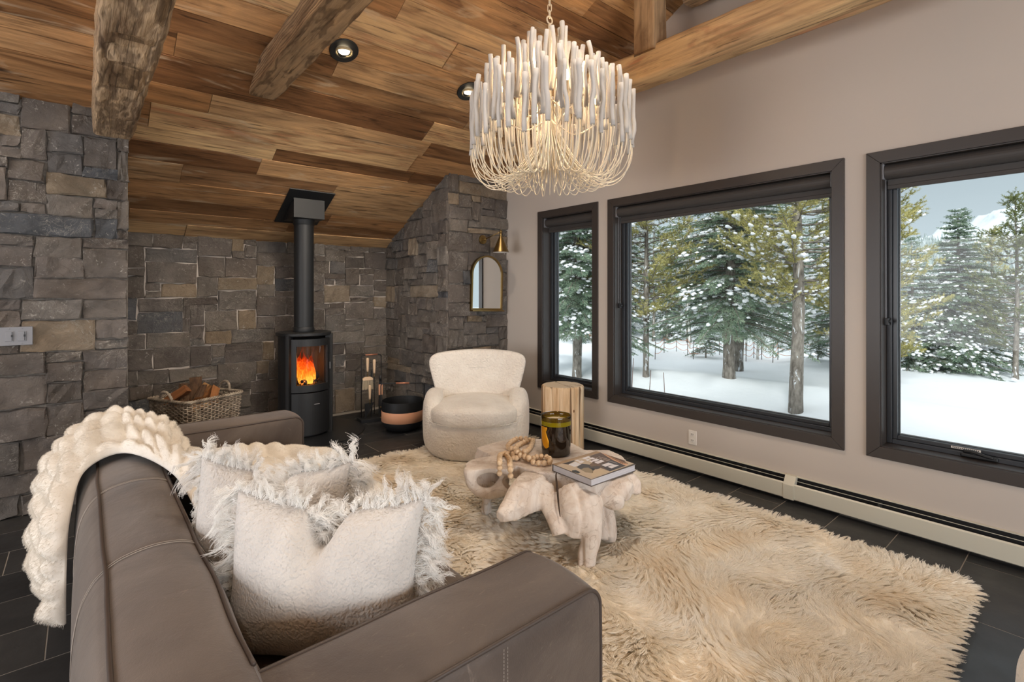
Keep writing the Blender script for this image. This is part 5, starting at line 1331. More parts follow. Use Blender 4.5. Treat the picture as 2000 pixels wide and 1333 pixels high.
pipe([(0.0425, y_, 0.6745) for y_ in np.linspace(Y0s + 0.01, Y1s - 0.01, 120)]); pipe([(0.2665, y_, 0.6765) for y_ in np.linspace(Y0s + 0.26, Y1s - 0.25, 120)])
for s_ in (1.83, 2.50, 3.17):
    for dd in (-0.006, 0.006):
        pp = prof[4:60]; pipe([(q[0] + (q[0] - .14) * 0.004, s_ + dd, q[1] + 0.0003) for q in pp], 'stitching', 0.0011, MAT_THREAD)


def arm(y0, y1, name='arm'):
    x0, x1, z0, z1, r = 0.02, 1.075, 0.10, 0.652, 0.055
    ring = [(x0, z0), (x0, z1 - 0.02)] + [(x0 + 0.02 - 0.02 * math.cos(q), z1 - 0.02 + 0.02 * math.sin(q)) for q in np.linspace(0, PI / 2, 5)][1:]
    ring += [(x_, z1) for x_ in np.linspace(0.1, x1 - r - 0.02, 36)]
    ring += [(x1 - r + r * math.sin(q), z1 - r + r * math.cos(q)) for q in np.linspace(0, PI / 2, 12)]
    ring += [(x1, z_) for z_ in np.linspace(z1 - r - 0.03, z0 + 0.02, 16)] + [(x_, z0) for x_ in np.linspace(x1 - 0.01, x0 + 0.02, 12)]
    ring = np.array(ring); c = np.array([(x0 + x1) / 2, (z0 + z1) / 2]); rings = []; wd = y1 - y0
    for f_, g in ((0, 0.985), (0, 1.0), (0.02, 1.006), (0.08, 1.015), (0.2, 1.023), (0.35, 1.029), (0.5, 1.031), (0.65, 1.029), (0.8, 1.023), (0.92, 1.015), (0.98, 1.006), (1, 1.0), (1, 0.985)):
        d = ring - c; s1 = (g - 1) * 0.85
        rr_ = ring + np.stack([np.sign(d[:, 0]) * 0.5 * np.abs(d[:, 0] / 0.53) ** 6 * s1, np.sign(d[:, 1]) * 0.5 * np.abs(d[:, 1] / 0.276) ** 4 * s1 * (d[:, 1] > 0)], 1)
        if f_ in (0, 1) and g < 1: rr_ = c + (ring - c) * 0.97; 
        P = np.stack([rr_[:, 0], np.full(len(rr_), y0 + wd * f_ + (0.006 if g < 1 and f_ == 1 else -0.006 if g < 1 else 0)), rr_[:, 1]], -1); rings.append(soft(P, 0.003, 4.5, 3))
    o = loft(rings, name, MAT_LEATHER, sf); o.data.polygons.foreach_set('use_smooth', [True] * len(o.data.polygons))
    for yy in (y0, y1):
        e_ = [(q[0], yy, q[1]) for q in ring[6:6 + 36 + 12 + 15]]
        b = B(); b.tube(soft(np.array(e_), 0.003, 4.5, 3) + [0, 0, 0.001] - SO, 0.0055, 8); b.build('piping', MAT_PIPING, o, smooth=True)
    return o


an = arm(0.895, 1.152); af = arm(3.345, 3.60)
for dd in (-0.0055, 0.0055):         # double stitching on the outer face of the near arm and inner face of the far arm
    for xx, yy, o in ((0.735, 0.8885, an), (0.56, 3.3385, af)):
        for z_ in np.arange(0.14, 0.63, 0.0088):
            pass
        b = B()
        for z_ in np.arange(0.13, 0.635, 0.0085): b.tube([(xx + dd - .5, yy + 0.0 - 2.25, z_), (xx + dd - .5, yy - 2.25, z_ + 0.0055)], 0.0011, 4)
        tag(b.build('stitching', MAT_THREAD, o), kind='stuff')
for i, (ya, yb) in enumerate(((1.16, 2.245), (2.255, 3.335))):
    def wse(P, ya=ya, yb=yb):
        P = P + [0.655, (ya + yb) / 2, 0.355]; return soft(P, 0.006, 3, 9) - SO
    v, f = superq((0.77, yb - ya, 0.19), (0.22, 0.16), 96, 32, wse); link('seat_cushion', mesh('seat_cushion', v, f), MAT_LEATHER, sf, smooth=True)
b = B(); b.box((0.03 - .5, Y0s + 0.02 - 2.25, 0.07), (1.03 - .5, Y1s - 0.02 - 2.25, 0.26)); b.build('base_frame', MAT_LEATHER, sf, bevel=0.01)
for x_ in (0.06, 0.98):
    for y_ in (0.97, 3.52): b = B(); b.lathe([(0.018, 0), (0.026, 0.09)], 16, (x_ - .5, y_ - 2.25, 0)); b.build('leg', MAT_BLACK, sf, smooth=False)


# ---- fringed pillows
def pillow(A_, B_, zb_, zt_, lean, thick, label, seed, chop=(0.42, 0.30), left_fringe=1.0):
    "A_, B_: plan positions of the two upper corners; face normal towards the camera side"
    A_, B_ = np.array(A_, float), np.array(B_, float); ex = B_ - A_; Wd = np.linalg.norm(ex); ex /= Wd; en = np.array([ex[1], -ex[0]])      # en: towards the camera
    if en.dot(-(A_ + B_) / 2) < 0: en = -en
    n = 56; s = np.linspace(-1, 1, n); S_, T_2 = np.meshgrid(s, s, indexing='ij'); H_ = zt_ - zb_
    # pinched outline: corners poke out, sides draw in
    pin = 0.075; X = S_ * (1 - pin * (1 - T_2 ** 2)) * Wd / 2; Z = T_2 * (1 - pin * (1 - S_ ** 2)) * H_ / 2
    edge = np.clip((1 - S_ ** 2) * (1 - T_2 ** 2), 0, 1); th_ = thick / 2 * edge ** 0.42
    cut_ = np.exp(-((S_ - chop[0] * 0) / 0.16) ** 2) * np.clip((T_2 + 0.25) / 1.25, 0, 1) ** 1.1
    Z = Z - cut_ * chop[1] * 0.55 * H_ * np.clip(T_2, 0, 1) ** 1.2; Z = Z + np.clip(T_2, 0, 1) ** 2 * np.abs(S_) ** 3 * 0.03
    c0 = (A_ + B_) / 2; V = []
    for sd_ in (1, -1):
        d = th_ * sd_ * (1 - 0.55 * cut_ * (edge > 0.02)) + fbm(np.stack([X * 5, Z * 5, X * 0 + seed + sd_], -1), seed, 3) * 0.010 * (edge > 0.001)
        d = d + lean * (Z / H_) * -1
        P = np.stack([c0[0] + X * ex[0] + d * en[0], c0[1] + X * ex[1] + d * en[1], (zb_ + zt_) / 2 + Z], -1); V.append(P)
    cc = np.array([c0[0], c0[1], zb_]); t_ = tag(empty('pillow', tuple(cc)), label, 'pillow', 'fringed pillows on the sofa')
    v1, f1 = grid_mesh(V[0] - cc); v2, f2 = grid_mesh(V[1] - cc)
    me = mesh('cover', np.concatenate([v1, v2]), np.concatenate([f1[:, ::-1], f2 + len(v1)]))
    bm2 = bmesh.new(); bm2.from_mesh(me); bmesh.ops.remove_doubles(bm2, verts=bm2.verts, dist=0.0008); bmesh.ops.recalc_face_normals(bm2, faces=bm2.faces); bm2.to_mesh(me); bm2.free()
    link('cover', me, MAT_WOOLP, t_, smooth=True)
    # fringe: locks of long wool all round the seam
    M0 = (V[0] + V[1]) / 2; bd = np.concatenate([M0[:-1, 0], M0[-1, :-1], M0[:0:-1, -1], M0[0, :0:-1]]); ctr = M0[n // 2, n // 3]
    d = np.r_[0, np.cumsum(np.linalg.norm(np.diff(np.vstack([bd, bd[:1]]), axis=0), axis=1))]; r3 = np.random.default_rng(seed); nl = int(d[-1] / 0.0058); per = 24
    q = r3.uniform(0, d[-1], nl); bd2 = np.vstack([bd, bd[:1]]); root = np.stack([np.interp(q, d, bd2[:, k]) for k in range(3)], 1); nxt = np.stack([np.interp((q + 0.01) % d[-1], d, bd2[:, k]) for k in range(3)], 1)
    tan = nxt - root; tan /= np.linalg.norm(tan, axis=1)[:, None] + 1e-9; en3 = np.array([en[0], en[1], 0]); out = np.cross(tan, en3); out *= np.sign((out * (root - ctr)).sum(1))[:, None]
    L_ = r3.uniform(0.055, 0.105, nl); L_ = np.where((root[:, 2] < zt_ - 0.06) & (((root - cc)[:, :2] @ ex) < -Wd * 0.25), L_ * left_fringe, L_); swing = r3.normal(0, 0.45, nl); dirn = out + tan * swing[:, None] + en3 * r3.normal(0, 0.30, nl)[:, None]; dirn[:, 2] += 0.05; dirn /= np.linalg.norm(dirn, axis=1)[:, None]
    side = np.cross(dirn, en3); K_ = 9; t = np.linspace(0, 1, K_); ph = r3.uniform(0, 6.28, nl); fr = r3.uniform(1.0, 2.4, nl); am = r3.uniform(0.004, 0.014, nl); droop = r3.uniform(0.0, 0.05, nl)
    cl_ = root[:, None] + dirn[:, None] * (L_[:, None] * t)[..., None] + side[:, None] * (am[:, None] * np.sin(ph[:, None] + fr[:, None] * t * 6.28) * t)[..., None] + en3 * (am[:, None] * np.cos(ph[:, None] * 2 + fr[:, None] * t * 6.28) * t)[..., None]
    cl_[..., 2] -= droop[:, None] * t ** 2
    off = r3.normal(0, 1, (nl, per, 3)) * 0.0045; tipo = r3.normal(0, 1, (nl, per, 3)) * r3.uniform(0.0015, 0.009, nl)[:, None, None]
    ws = off[:, :, None] * (1 - t)[None, None, :, None] + tipo[:, :, None] * (t ** 1.5)[None, None, :, None]
    wig = 0.0016 * np.stack([np.sin(t * 21 + p_) for p_ in r3.uniform(0, 6.28, nl * per)]).reshape(nl, per, K_)
    P = cl_[:, None] + ws + side[:, None, None] * wig[..., None]
    sh = r3.uniform(0.7, 1.05, (nl, per, 1, 1)); P = P[:, :, :1] + (P - P[:, :, :1]) * sh
    h_ = hair('fringe', (P - cc).reshape(-1, K_, 3), 0.00075, 0.00025, MAT_FRINGE, t_); tag(h_, kind='stuff')
    return t_


pillow((0.325, 1.64), (0.715, 1.225), 0.44, 0.845, 0.05, 0.26, 'big white boucle pillow with long fringe, in the near corner of the sofa', 31, chop=(0.0, 0.42))
pillow((0.285, 1.99), (0.66, 1.60), 0.44, 0.865, 0.05, 0.20, 'white fringed pillow half hidden behind the big one, nearer the throw', 47, chop=(0.0, 0.40), left_fringe=0.30)

# ---- faux fur throw
rowsA = [(-.055, 2.50, .22), (-.055, 2.54, .40), (-.045, 2.64, .57), (0.0, 2.82, .69), (.14, 2.84, .735), (.282, 2.50, .700), (.335, 2.13, .60), (.37, 2.05, .51), (.70, 2.16, .50), (.98, 2.13, .50), (1.075, 2.12, .41), (1.085, 2.12, .25)]
rowsB = [(-.12, 3.00, .26), (-.125, 3.25, .45), (-.10, 3.42, .62), (.01, 3.48, .73), (.14, 3.49, .765), (.28, 3.33, .745), (.35, 3.30, .64), (.48, 3.30, .53), (.75, 3.25, .53), (1.0, 3.02, .52), (1.085, 2.95, .41), (1.095, 2.9, .27)]
NU, NV = 420, 110; r5a = np.random.default_rng(88)
A_ = catmull(rowsA, NU); B_ = catmull(rowsB, NU); wv = np.linspace(0, 1, NV)[None, :, None]
S0 = A_[:, None] * (1 - wv) + B_[:, None] * wv
du = np.gradient(S0, axis=0); dv = np.gradient(S0, axis=1); nn_ = np.cross(dv, du); nn_ /= np.linalg.norm(nn_, axis=2)[..., None] + 1e-9
if nn_[150, 50, 2] < 0: nn_ = -nn_
dist = np.r_[0, np.cumsum(np.linalg.norm(np.diff(A_, axis=0), axis=1))]; SU = np.broadcast_to(dist[:, None], (NU, NV)); SV = np.broadcast_to(wv[..., 0] * 0.62, (NU, NV))
q = np.stack([SU, SV, SU * 0], -1); wrp = 0.05 * vn(q * 7, 2); 
wu = SU + 0.02 * vn(q * 5, 4); wv2 = SV + 0.02 * vn(q * 4, 14)
lump = 0.5 + 0.5 * vn(np.stack([wu * 9, wv2 * 12, SU * 0 + 3], -1), 4)
ph1 = wv2 * 15 + 1.6 * vn(q * 2.6, 6); fold = np.sqrt(np.sin(ph1) ** 2 + 0.01)
rid = np.sqrt(np.sin(wu * 33 + 1.8 * vn(np.stack([SU * 3, SV * 5, SU * 0], -1), 16) + 1.1 * np.tanh(4 * np.sin(ph1))) ** 2 + 0.01)
edge = np.clip(np.minimum(wv[..., 0], 1 - wv[..., 0]) * 16, 0, 1) ** 0.5 * np.clip(np.minimum(np.arange(NU), NU - 1 - np.arange(NU)) / 10.0, 0, 1)[:, None] ** 0.5
hgt = (0.008 + 0.022 * rid * (0.3 + 0.7 * fold) + 0.030 * fold + 0.026 * lump) * edge
top = S0 + nn_ * (hgt + 0.004)[..., None] + dv / (np.linalg.norm(dv, axis=2)[..., None] + 1e-9) * (0.012 * vn(q * 11, 12))[..., None]
bot = S0 - nn_ * 0.004
org = np.array([0.14, 3.15, 0.74]); v1, f1 = grid_mesh(top - org); v2, f2 = grid_mesh(bot - org); n1 = len(v1); idx = np.arange(NU * NV).reshape(NU, NV)
bd = np.concatenate([idx[:-1, 0], idx[-1, :-1], idx[:0:-1, -1], idx[0, :0:-1]]); sk = np.stack([bd, bd + n1, np.roll(bd, -1) + n1, np.roll(bd, -1)], 1)
th_o = link('fur_throw', mesh('fur_throw', np.concatenate([v1, v2]), np.concatenate([f1, f2[:, ::-1] + n1, sk])), MAT_FUR, None, tuple(org), smooth=True)
tg_ = top.reshape(-1, 3); ru = r5a.integers(0, NU - 1, 95000); rw_ = r5a.integers(0, NV - 1, 95000); fu = r5a.uniform(0, 1, (95000, 1)); fv_ = r5a.uniform(0, 1, (95000, 1))
p0 = top[ru, rw_] * (1 - fu) + top[ru + 1, rw_] * fu + (top[ru, rw_ + 1] - top[ru, rw_]) * fv_
dn_ = nn_[ru, rw_] * 0.6 + du[ru, rw_] / 0.006 * -0.35 + r5a.normal(0, 0.35, (95000, 3)); dn_ /= np.linalg.norm(dn_, axis=1)[:, None]
t = np.linspace(0, 1, 4)[None, :, None]; tag(hair('fur_nap', p0[:, None] + dn_[:, None] * 0.010 * t - np.array([0, 0, 0.004]) * t ** 2 - org, 0.00045, 0.00015, MAT_FUR, th_o), kind='stuff')
tag(th_o, 'cream faux fur throw blanket draped over the sofa back and seat', 'throw blanket')

# ---- shaggy rug
RX0, RX1, RY0, RY1 = 0.78, 3.36, 0.40, 4.06


def rug_inside(x_, y_):
    cx_, cy_ = (RX0 + RX1) / 2, (RY0 + RY1) / 2; r = 0.16
    dx = np.abs(x_ - cx_) - ((RX1 - RX0) / 2 - r); dy = np.abs(y_ - cy_) - ((RY1 - RY0) / 2 - r)
    sd_ = np.hypot(np.maximum(dx, 0), np.maximum(dy, 0)) + np.minimum(np.maximum(dx, dy), 0) - r
    return sd_ + 0.02 * vn(np.stack([x_ * 6, y_ * 6, x_ * 0], -1), 5)


rg = tag(empty('shaggy_rug', ((RX0 + RX1) / 2, (RY0 + RY1) / 2, 0)), 'large cream shaggy sheepskin rug under the driftwood table', 'rug')
RO = np.array([(RX0 + RX1) / 2, (RY0 + RY1) / 2, 0])
gx, gy = np.meshgrid(np.linspace(RX0, RX1, 150), np.linspace(RY0, RY1, 200), indexing='ij')


def rug_h(x_, y_): return 0.012 + 0.010 * (0.5 + 0.5 * fbm(np.stack([x_ * 3.0, y_ * 3.0, x_ * 0], -1), 21, 3))


sdg = rug_inside(gx, gy); cxr, cyr = RO[0], RO[1]
shr = np.where(sdg > -0.0, 1 - np.clip(sdg, 0, 0.2) / np.hypot(gx - cxr, gy - cyr), 1.0)
gx2, gy2 = cxr + (gx - cxr) * shr, cyr + (gy - cyr) * shr
gz = rug_h(gx, gy); gz[0] = gz[-1] = 0.002; gz[:, 0] = gz[:, -1] = 0.002
v, f = grid_mesh(np.stack([gx2, gy2, gz], -1) - RO); link('hide', mesh('hide', v, f), MAT_WOOLBASE, rg, smooth=True)
NH = 560000; r4 = np.random.default_rng(5)
x_ = r4.uniform(RX0, RX1, NH); y_ = r4.uniform(RY0, RY1, NH)
hid = (x_ < 0.98) & (y_ > 1.0) & (y_ < 3.5)
keep = (rug_inside(x_, y_) < -0.004) & ~hid; x_, y_ = x_[keep], y_[keep]; NH = len(x_)
# smooth swirling lie of the wool
p2 = np.stack([x_ * 1.15, y_ * 1.15, x_ * 0], -1); angl = 3.6 * fbm(p2, 33, 3) + 2.6 * vn(p2 * 3.1, 40) - 0.9
sdr = rug_inside(x_, y_); e_ = 0.02; gxn = (rug_inside(x_ + e_, y_) - sdr) / e_; gyn = (rug_inside(x_, y_ + e_) - sdr) / e_; wE = np.clip((sdr + 0.12) / 0.12, 0, 1) * 0.8
dx_ = np.cos(angl) * (1 - wE) + gxn * wE; dy_ = np.sin(angl) * (1 - wE) + gyn * wE; dn = np.hypot(dx_, dy_) + 1e-6; dx_, dy_ = dx_ / dn, dy_ / dn
Lh = (0.052 + 0.014 * vn(p2 * 4.3, 51)) * r4.uniform(0.75, 1.1, NH); up_ = 0.42 + 0.34 * vn(p2 * 5.0, 61)
# lock centres on a jittered lattice, tips gather towards them
cs_ = 0.023; ix, iy = np.floor(x_ / cs_).astype(np.int64), np.floor(y_ / cs_).astype(np.int64)
lx_ = (ix + 0.5 + 0.42 * _h(ix, iy, ix * 0, 5)) * cs_; ly_ = (iy + 0.5 + 0.42 * _h(ix, iy, ix * 0, 6)) * cs_
la = 0.42 * _h(ix, iy, ix * 0, 7); ca_, sa_ = np.cos(la), np.sin(la); dx_, dy_ = dx_ * ca_ - dy_ * sa_, dx_ * sa_ + dy_ * ca_; lu = 0.16 * _h(ix, iy, ix * 0, 8)
KK = 6; t = np.linspace(0, 1, KK)[None]
gath = 0.42 * t ** 1.3; X = x_[:, None] + (lx_ - x_)[:, None] * gath + dx_[:, None] * (Lh[:, None] * (t * 0.55 + 0.45 * t ** 2)); Y = y_[:, None] + (ly_ - y_)[:, None] * gath + dy_[:, None] * (Lh[:, None] * (t * 0.55 + 0.45 * t ** 2))
Z = rug_h(x_, y_)[:, None] - 0.003 + Lh[:, None] * np.clip(up_ + lu, 0.16, 0.95)[:, None] * (1.25 * t - 0.50 * t ** 2)
cw = r4.uniform(0, 6.28, NH)[:, None]; lw = (6.28 * _h(ix, iy, ix * 0, 9))[:, None]; X += 0.0022 * np.sin(lw + t * 9) * t + 0.0008 * np.sin(cw + t * 16); Y += 0.0022 * np.cos(lw + t * 9) * t
P = np.stack([X, Y, Z], -1) - RO
tag(hair('wool_pile', P, 0.0011, 0.0004, MAT_WOOL, rg), kind='stuff')

# ---- pouf at the lower right edge
pc = Wz(2040, 1345, 0.30)
def wpf(P): return fuzz(P + [0, 0, 0.205], 0.003, 8)
v, f = superq((0.62, 0.62, 0.40), (0.45, 1.0), 72, 30, wpf); pf = tag(empty('pouf', (2.20, -0.13, 0.0)), 'white round shearling pouf just in the lower right corner', 'pouf')
link('cushion_body', mesh('cushion_body', v, f), MAT_BOUCLE, pf, smooth=True)
b = B(); a = np.linspace(0, 2 * PI, 80, endpoint=False); b.tube(np.stack([0.308 * np.cos(a), 0.308 * np.sin(a), np.full(80, 0.25)], 1), 0.005, 6, closed=True); b.build('seam', MAT_BOUCLE, pf, smooth=True)


# =================================================================== OUTSIDE
MAT_SNOW = M('soft_snow', sr(243, 246, 250), 0.75, spec=0.2); m = MAT_SNOW; m.bump(m.noise(m.coord('World'), 3, 6, 0.6), 0.25, 0.05); MAT_SNOW = m.m
MAT_SNOWC = flat('snow_on_branches', sr(246, 248, 252), 0.8)


def ground_z(X, Y):
    p = np.stack([np.asarray(X) * 0.22, np.asarray(Y) * 0.22, np.asarray(X) * 0], -1)
    z = -0.86 + 0.10 * fbm(p, 3, 3)
    crest = 11.9 + 0.5 * vn(np.stack([np.asarray(Y) * 0.35, np.asarray(Y) * 0, np.asarray(Y) * 0], -1), 5)
    z = z + 0.26 * np.exp(-((X - crest) / 1.3) ** 2) - 0.22 * np.exp(-((X - 8.2) / 1.8) ** 2) + 0.5 * np.exp(-((X - 4.0) / 1.6) ** 2)
    z = z + 0.05 * fbm(p * 5, 8, 3) * (X < 14)
    return z + np.clip(X - 26, 0, 60) * -0.02


gx, gy = np.meshgrid(np.r_[np.linspace(3.9, 16, 90), np.linspace(16.4, 90, 60)], np.r_[np.linspace(-70, -8, 30), np.linspace(-7.5, 26, 130), np.linspace(27, 110, 40)], indexing='ij')
v, f = grid_mesh(np.stack([gx, gy, ground_z(gx, gy)], -1)); gr = link('snow_ground', mesh('snow_ground', v, f), MAT_SNOW, smooth=True); tag(gr, kind='structure')

m = M('conifer_bark', rough=0.95); co = m.coord('Object', scale=(6, 6, 2.2), rand=3)
c = m.ramp(m.noise(co, 2.5, 5), [(0.3, sr(92, 84, 76)), (0.6, sr(150, 142, 132)), (0.8, sr(176, 170, 160))]); m.col(m.mix(m.ramp(m.noise(co, 1.3, 4, 0.6, 0.8), [(0.60, 0.0), (0.66, 1.0)]), c, sr(240, 243, 247))); m.bump(m.noise(co, 9, 4), 0.8, 0.02); MAT_BARKC = m.m


def needle_mat(name, stops):
    m = M(name, rough=0.7, spec=0.2); m.col(m.ramp(m.noise(m.coord('World'), 3.5, 3), stops)); return m.m


MAT_SPRUCE = needle_mat('spruce_needles', [(0.3, sr(98, 118, 102)), (0.55, sr(134, 154, 130)), (0.75, sr(176, 188, 162))])
MAT_PINE = needle_mat('pine_needles', [(0.3, sr(140, 140, 92)), (0.55, sr(184, 176, 114)), (0.75, sr(214, 204, 146))])
MAT_OLIVE_N = needle_mat('olive_needles', [(0.3, sr(96, 106, 66)), (0.7, sr(138, 142, 88))])
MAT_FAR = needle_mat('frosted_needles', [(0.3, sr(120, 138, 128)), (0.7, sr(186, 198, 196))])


def blades(base, d, L, wdt, r_):
    "one thin triangle per needle"
    n = len(base); rv = r_.normal(0, 1, (n, 3)); s = np.cross(d, rv); s /= np.linalg.norm(s, axis=1)[:, None] + 1e-9
    a = base - s * wdt / 2; b_ = base + s * wdt / 2; c = base + d * L[:, None] if np.ndim(L) else base + d * L
    V = np.stack([a, b_, c], 1).reshape(-1, 3); return V, np.arange(3 * n).reshape(-1, 3)


BLOB_V, BLOB_F = None, None
_b = B(); _b.sphere((0, 0, 0), 1.0, 7, 5); BLOB_V = np.concatenate(_b.v); BLOB_F = [tuple(q) if len(q) == 4 else tuple(q) + (q[2],) for q in _b.f]
BLOB_T = np.array([t_ for q in _b.f for t_ in ([q[:3], (q[0], q[2], q[3])] if len(q) == 4 else [q])])


def blobs(cn, ax, sz, r_):
    n = len(cn); ax = ax / (np.linalg.norm(ax, axis=1)[:, None] + 1e-9); u = np.cross(ax, [0, 0, 1.0]); u /= np.linalg.norm(u, axis=1)[:, None] + 1e-9; w_ = np.cross(u, ax)
    J = BLOB_V[None] * (1 + r_.normal(0, 0.22, (n, len(BLOB_V), 1)))
    V = cn[:, None] + J[..., 0:1] * ax[:, None] * sz[:, None, 0:1] + J[..., 1:2] * u[:, None] * sz[:, None, 1:2] + J[..., 2:3] * w_[:, None] * sz[:, None, 2:3]
    Fb = (BLOB_T[None] + (np.arange(n) * len(BLOB_V))[:, None, None]).reshape(-1, 3); return V.reshape(-1, 3), Fb


def conifer(kind, H, R, z0, seed, needles=10, snow=1.0, step=0.15, big=1.0, trunk=0.14, zmax=None, lean=0.0):
    r_ = np.random.default_rng(seed); zs = np.arange(z0, H - 0.1, step); BP, BD, BLn = [], [], []; TB, TD, TL = [], [], []; SC, SA, SS = [], [], []; br = B()
    for z in zs:
        if zmax and z > zmax: break
        f_ = (z - z0) / (H - z0); ln = (R * (1 - f_) ** (0.85 if kind == 'spruce' else 0.6) + 0.06) * (1 if kind == 'spruce' else min(1, 0.55 + f_ * 3)); nb = r_.integers(6, 9) if kind == 'spruce' else r_.integers(4, 7)
        for k in range(nb):
            a = r_.uniform(0, 2 * PI); L = ln * r_.uniform(0.65, 1.12); zz = z + r_.uniform(-step / 2, step / 2); c_, s_ = math.cos(a), math.sin(a); t = np.linspace(0, 1, 9)
            if kind == 'spruce': dz = L * (0.16 * t - (0.50 - 0.35 * f_) * t ** 2 + 0.12 * t ** 3)
            else: dz = L * (0.02 * t + 0.26 * t ** 2) - 0.10 * L + 0.05 * np.sin(t * 7 + k)
            P = np.stack([c_ * L * t + lean * zz, s_ * L * t, zz + dz], 1)
            if L > 0.35: br.tube(P[::2], np.linspace(0.012, 0.004, 5) * (1 + L * 0.4), 4, cap=False)
            T = np.gradient(P, axis=0); T /= np.linalg.norm(T, axis=1)[:, None]; sd_ = np.array([-s_, c_, 0])
            m_ = max(3, int(L / (0.055 * big))) if kind == 'spruce' else max(3, int(L / (0.11 * big)))
            u = np.linspace(0.15 if kind == 'spruce' else 0.35, 1, m_); pi_ = np.stack([np.interp(u, t, P[:, q]) for q in range(3)], 1); ti = np.stack([np.interp(u, t, T[:, q]) for q in range(3)], 1)
            for sg in (-1, 1):
                tl = (0.26 * L * (1 - u) + 0.10) * r_.uniform(0.7, 1.2, m_) if kind == 'spruce' else r_.uniform(0.12, 0.24, m_)
                d = (ti * 0.75 + sg * sd_ * 0.75 + np.array([0, 0, -0.22])) if kind == 'spruce' else (ti * 0.45 + sg * sd_ * r_.uniform(0.1, 0.9, (m_, 1)) + np.array([0, 0, 1]) * r_.uniform(-0.35, 0.9, (m_, 1))); d /= np.linalg.norm(d, axis=1)[:, None]
                TB.append(pi_); TD.append(d); TL.append(tl)
            TB.append(pi_[-1:]); TD.append(ti[-1:]); TL.append(np.array([0.14]))
            if snow and r_.random() < 0.75 * snow:
                m2 = max(1, int(L / 0.12)); uu = r_.uniform(0.25, 0.98, m2); q_ = np.stack([np.interp(uu, t, P[:, q]) for q in range(3)], 1); q_[:, 2] += 0.035; q_[:, :2] += r_.normal(0, 0.05 + 0.05 * L, (m2, 2))
                SC.append(q_); SA.append(np.stack([np.interp(uu, t, T[:, q]) for q in range(3)], 1)); sz = r_.uniform(0.014, 0.048, (m2, 1)) * (0.8 + 0.35 * L) * big ** 0.3; SS.append(np.concatenate([sz * 1.15, sz * 1.0, sz * 0.5], 1))
    TB, TD, TL = np.concatenate(TB), np.concatenate(TD), np.concatenate(TL); n = len(TB); N_ = needles
    u = r_.uniform(0, 1, (n, N_)); base = (TB[:, None] + TD[:, None] * (TL[:, None] * u)[..., None]).reshape(-1, 3)
    nd = (TD[:, None] * 0.75 + r_.normal(0, 0.45 if kind == 'spruce' else 0.6, (n, N_, 3))).reshape(-1, 3); nd /= np.linalg.norm(nd, axis=1)[:, None]
    ln_ = r_.uniform(0.03, 0.055, len(base)) * (1.0 if kind == 'spruce' else 1.35) * big; nv_, nf_ = blades(base, nd, ln_, 0.013 * big if kind == 'spruce' else 0.012 * big, r_)
    fm = mesh('foliage', nv_, nf_)
    smh = None
    if SC: sv, sf_ = blobs(np.concatenate(SC), np.concatenate(SA), np.concatenate(SS), r_); smh = mesh('snow', sv, sf_); smh.shade_smooth()
    top = H if not zmax else zmax + 0.5; zt_ = np.linspace(0, top, 16); rt = trunk * (1 - zt_ / (H * 1.02)) ** 0.7 * (1 + 0.05 * r_.normal(0, 1, 16)); rt = np.maximum(rt, 0.008); rt[0] *= 1.15
    br.tube(np.stack([lean * zt_ + 0.02 * np.sin(zt_ * 1.5 + seed), 0.02 * np.cos(zt_ * 1.3), zt_ - 0.15], 1), rt, 12)
    tm = mesh('trunk', np.concatenate(br.v), br.f); tm.shade_smooth()
    return tm, fm, smh


def plant_tree(meshes, x_, y_, label, needles_mat, rz=0.0, s=1.0, group=None, name='conifer_tree', z_=None):
    tm, fm, smh = meshes; t_ = tag(empty(name, (x_, y_, float(ground_z(x_, y_)) if z_ is None else z_), rz), label, 'tree', group); t_.scale = (s, s, s)
    for nm, me_, mt in (('trunk', tm, MAT_BARKC), ('foliage', fm, needles_mat), ('snow', smh, MAT_SNOWC)):
        if me_ is None: continue
        o = bpy.data.objects.new(nm, me_); C.objects.link(o); o.parent = t_
        if not me_.materials: me_.materials.append(mt)
        elif me_.materials[0] != mt: o.material_slots[0].link = 'OBJECT'; o.material_slots[0].material = mt
        if nm != 'trunk': o['kind'] = 'stuff'
    return t_


def at(px, t_): p = W(px, HY, t_); return float(p[0]), float(p[1])


def tree_at(px, t_, *a, **k): x_, y_ = at(px, t_); return plant_tree(a[0], x_, y_, *a[1:], **k)


tree_at(1127, 13.6, conifer('spruce', 9.5, 2.0, 1.15, 101, 17, step=0.095, zmax=6.2, trunk=.13), 'snow-laden dark spruce with a grey trunk seen through the narrow window', MAT_SPRUCE)
tree_at(1262, 12.9, conifer('pine', 6.6, 1.75, 1.7, 102, 34, snow=0.7, step=0.20, trunk=.085), 'slim yellow-green pine at the left of the large window', MAT_PINE, name='pine_tree')
tree_at(1425, 12.2, conifer('spruce', 8.0, 1.9, 1.15, 103, 15, step=0.11, zmax=6.0, trunk=.145, snow=0.7), 'broad dark green spruce in the middle of the large window', MAT_SPRUCE)
tree_at(1444, 14.9, conifer('pine', 9.0, 1.5, 2.4, 104, 30, zmax=6.5, step=0.26, trunk=.145, snow=0.7), 'thick grey trunked pine close behind the broad spruce', MAT_OLIVE_N, name='pine_tree')
tree_at(1557, 9.7, conifer('pine', 9.0, 1.75, 2.15, 105, 44, zmax=5.6, step=0.17, trunk=.125, snow=1.0), 'large yellow-green pine with snow on its trunk, nearest to the large window', MAT_PINE, name='pine_tree')
tree_at(1645, 15.5, conifer('spruce', 8.5, 1.6, 0.8, 106, 11, zmax=6.5, trunk=.12), 'spruce at the right edge of the large window behind the nearest pine', MAT_SPRUCE)
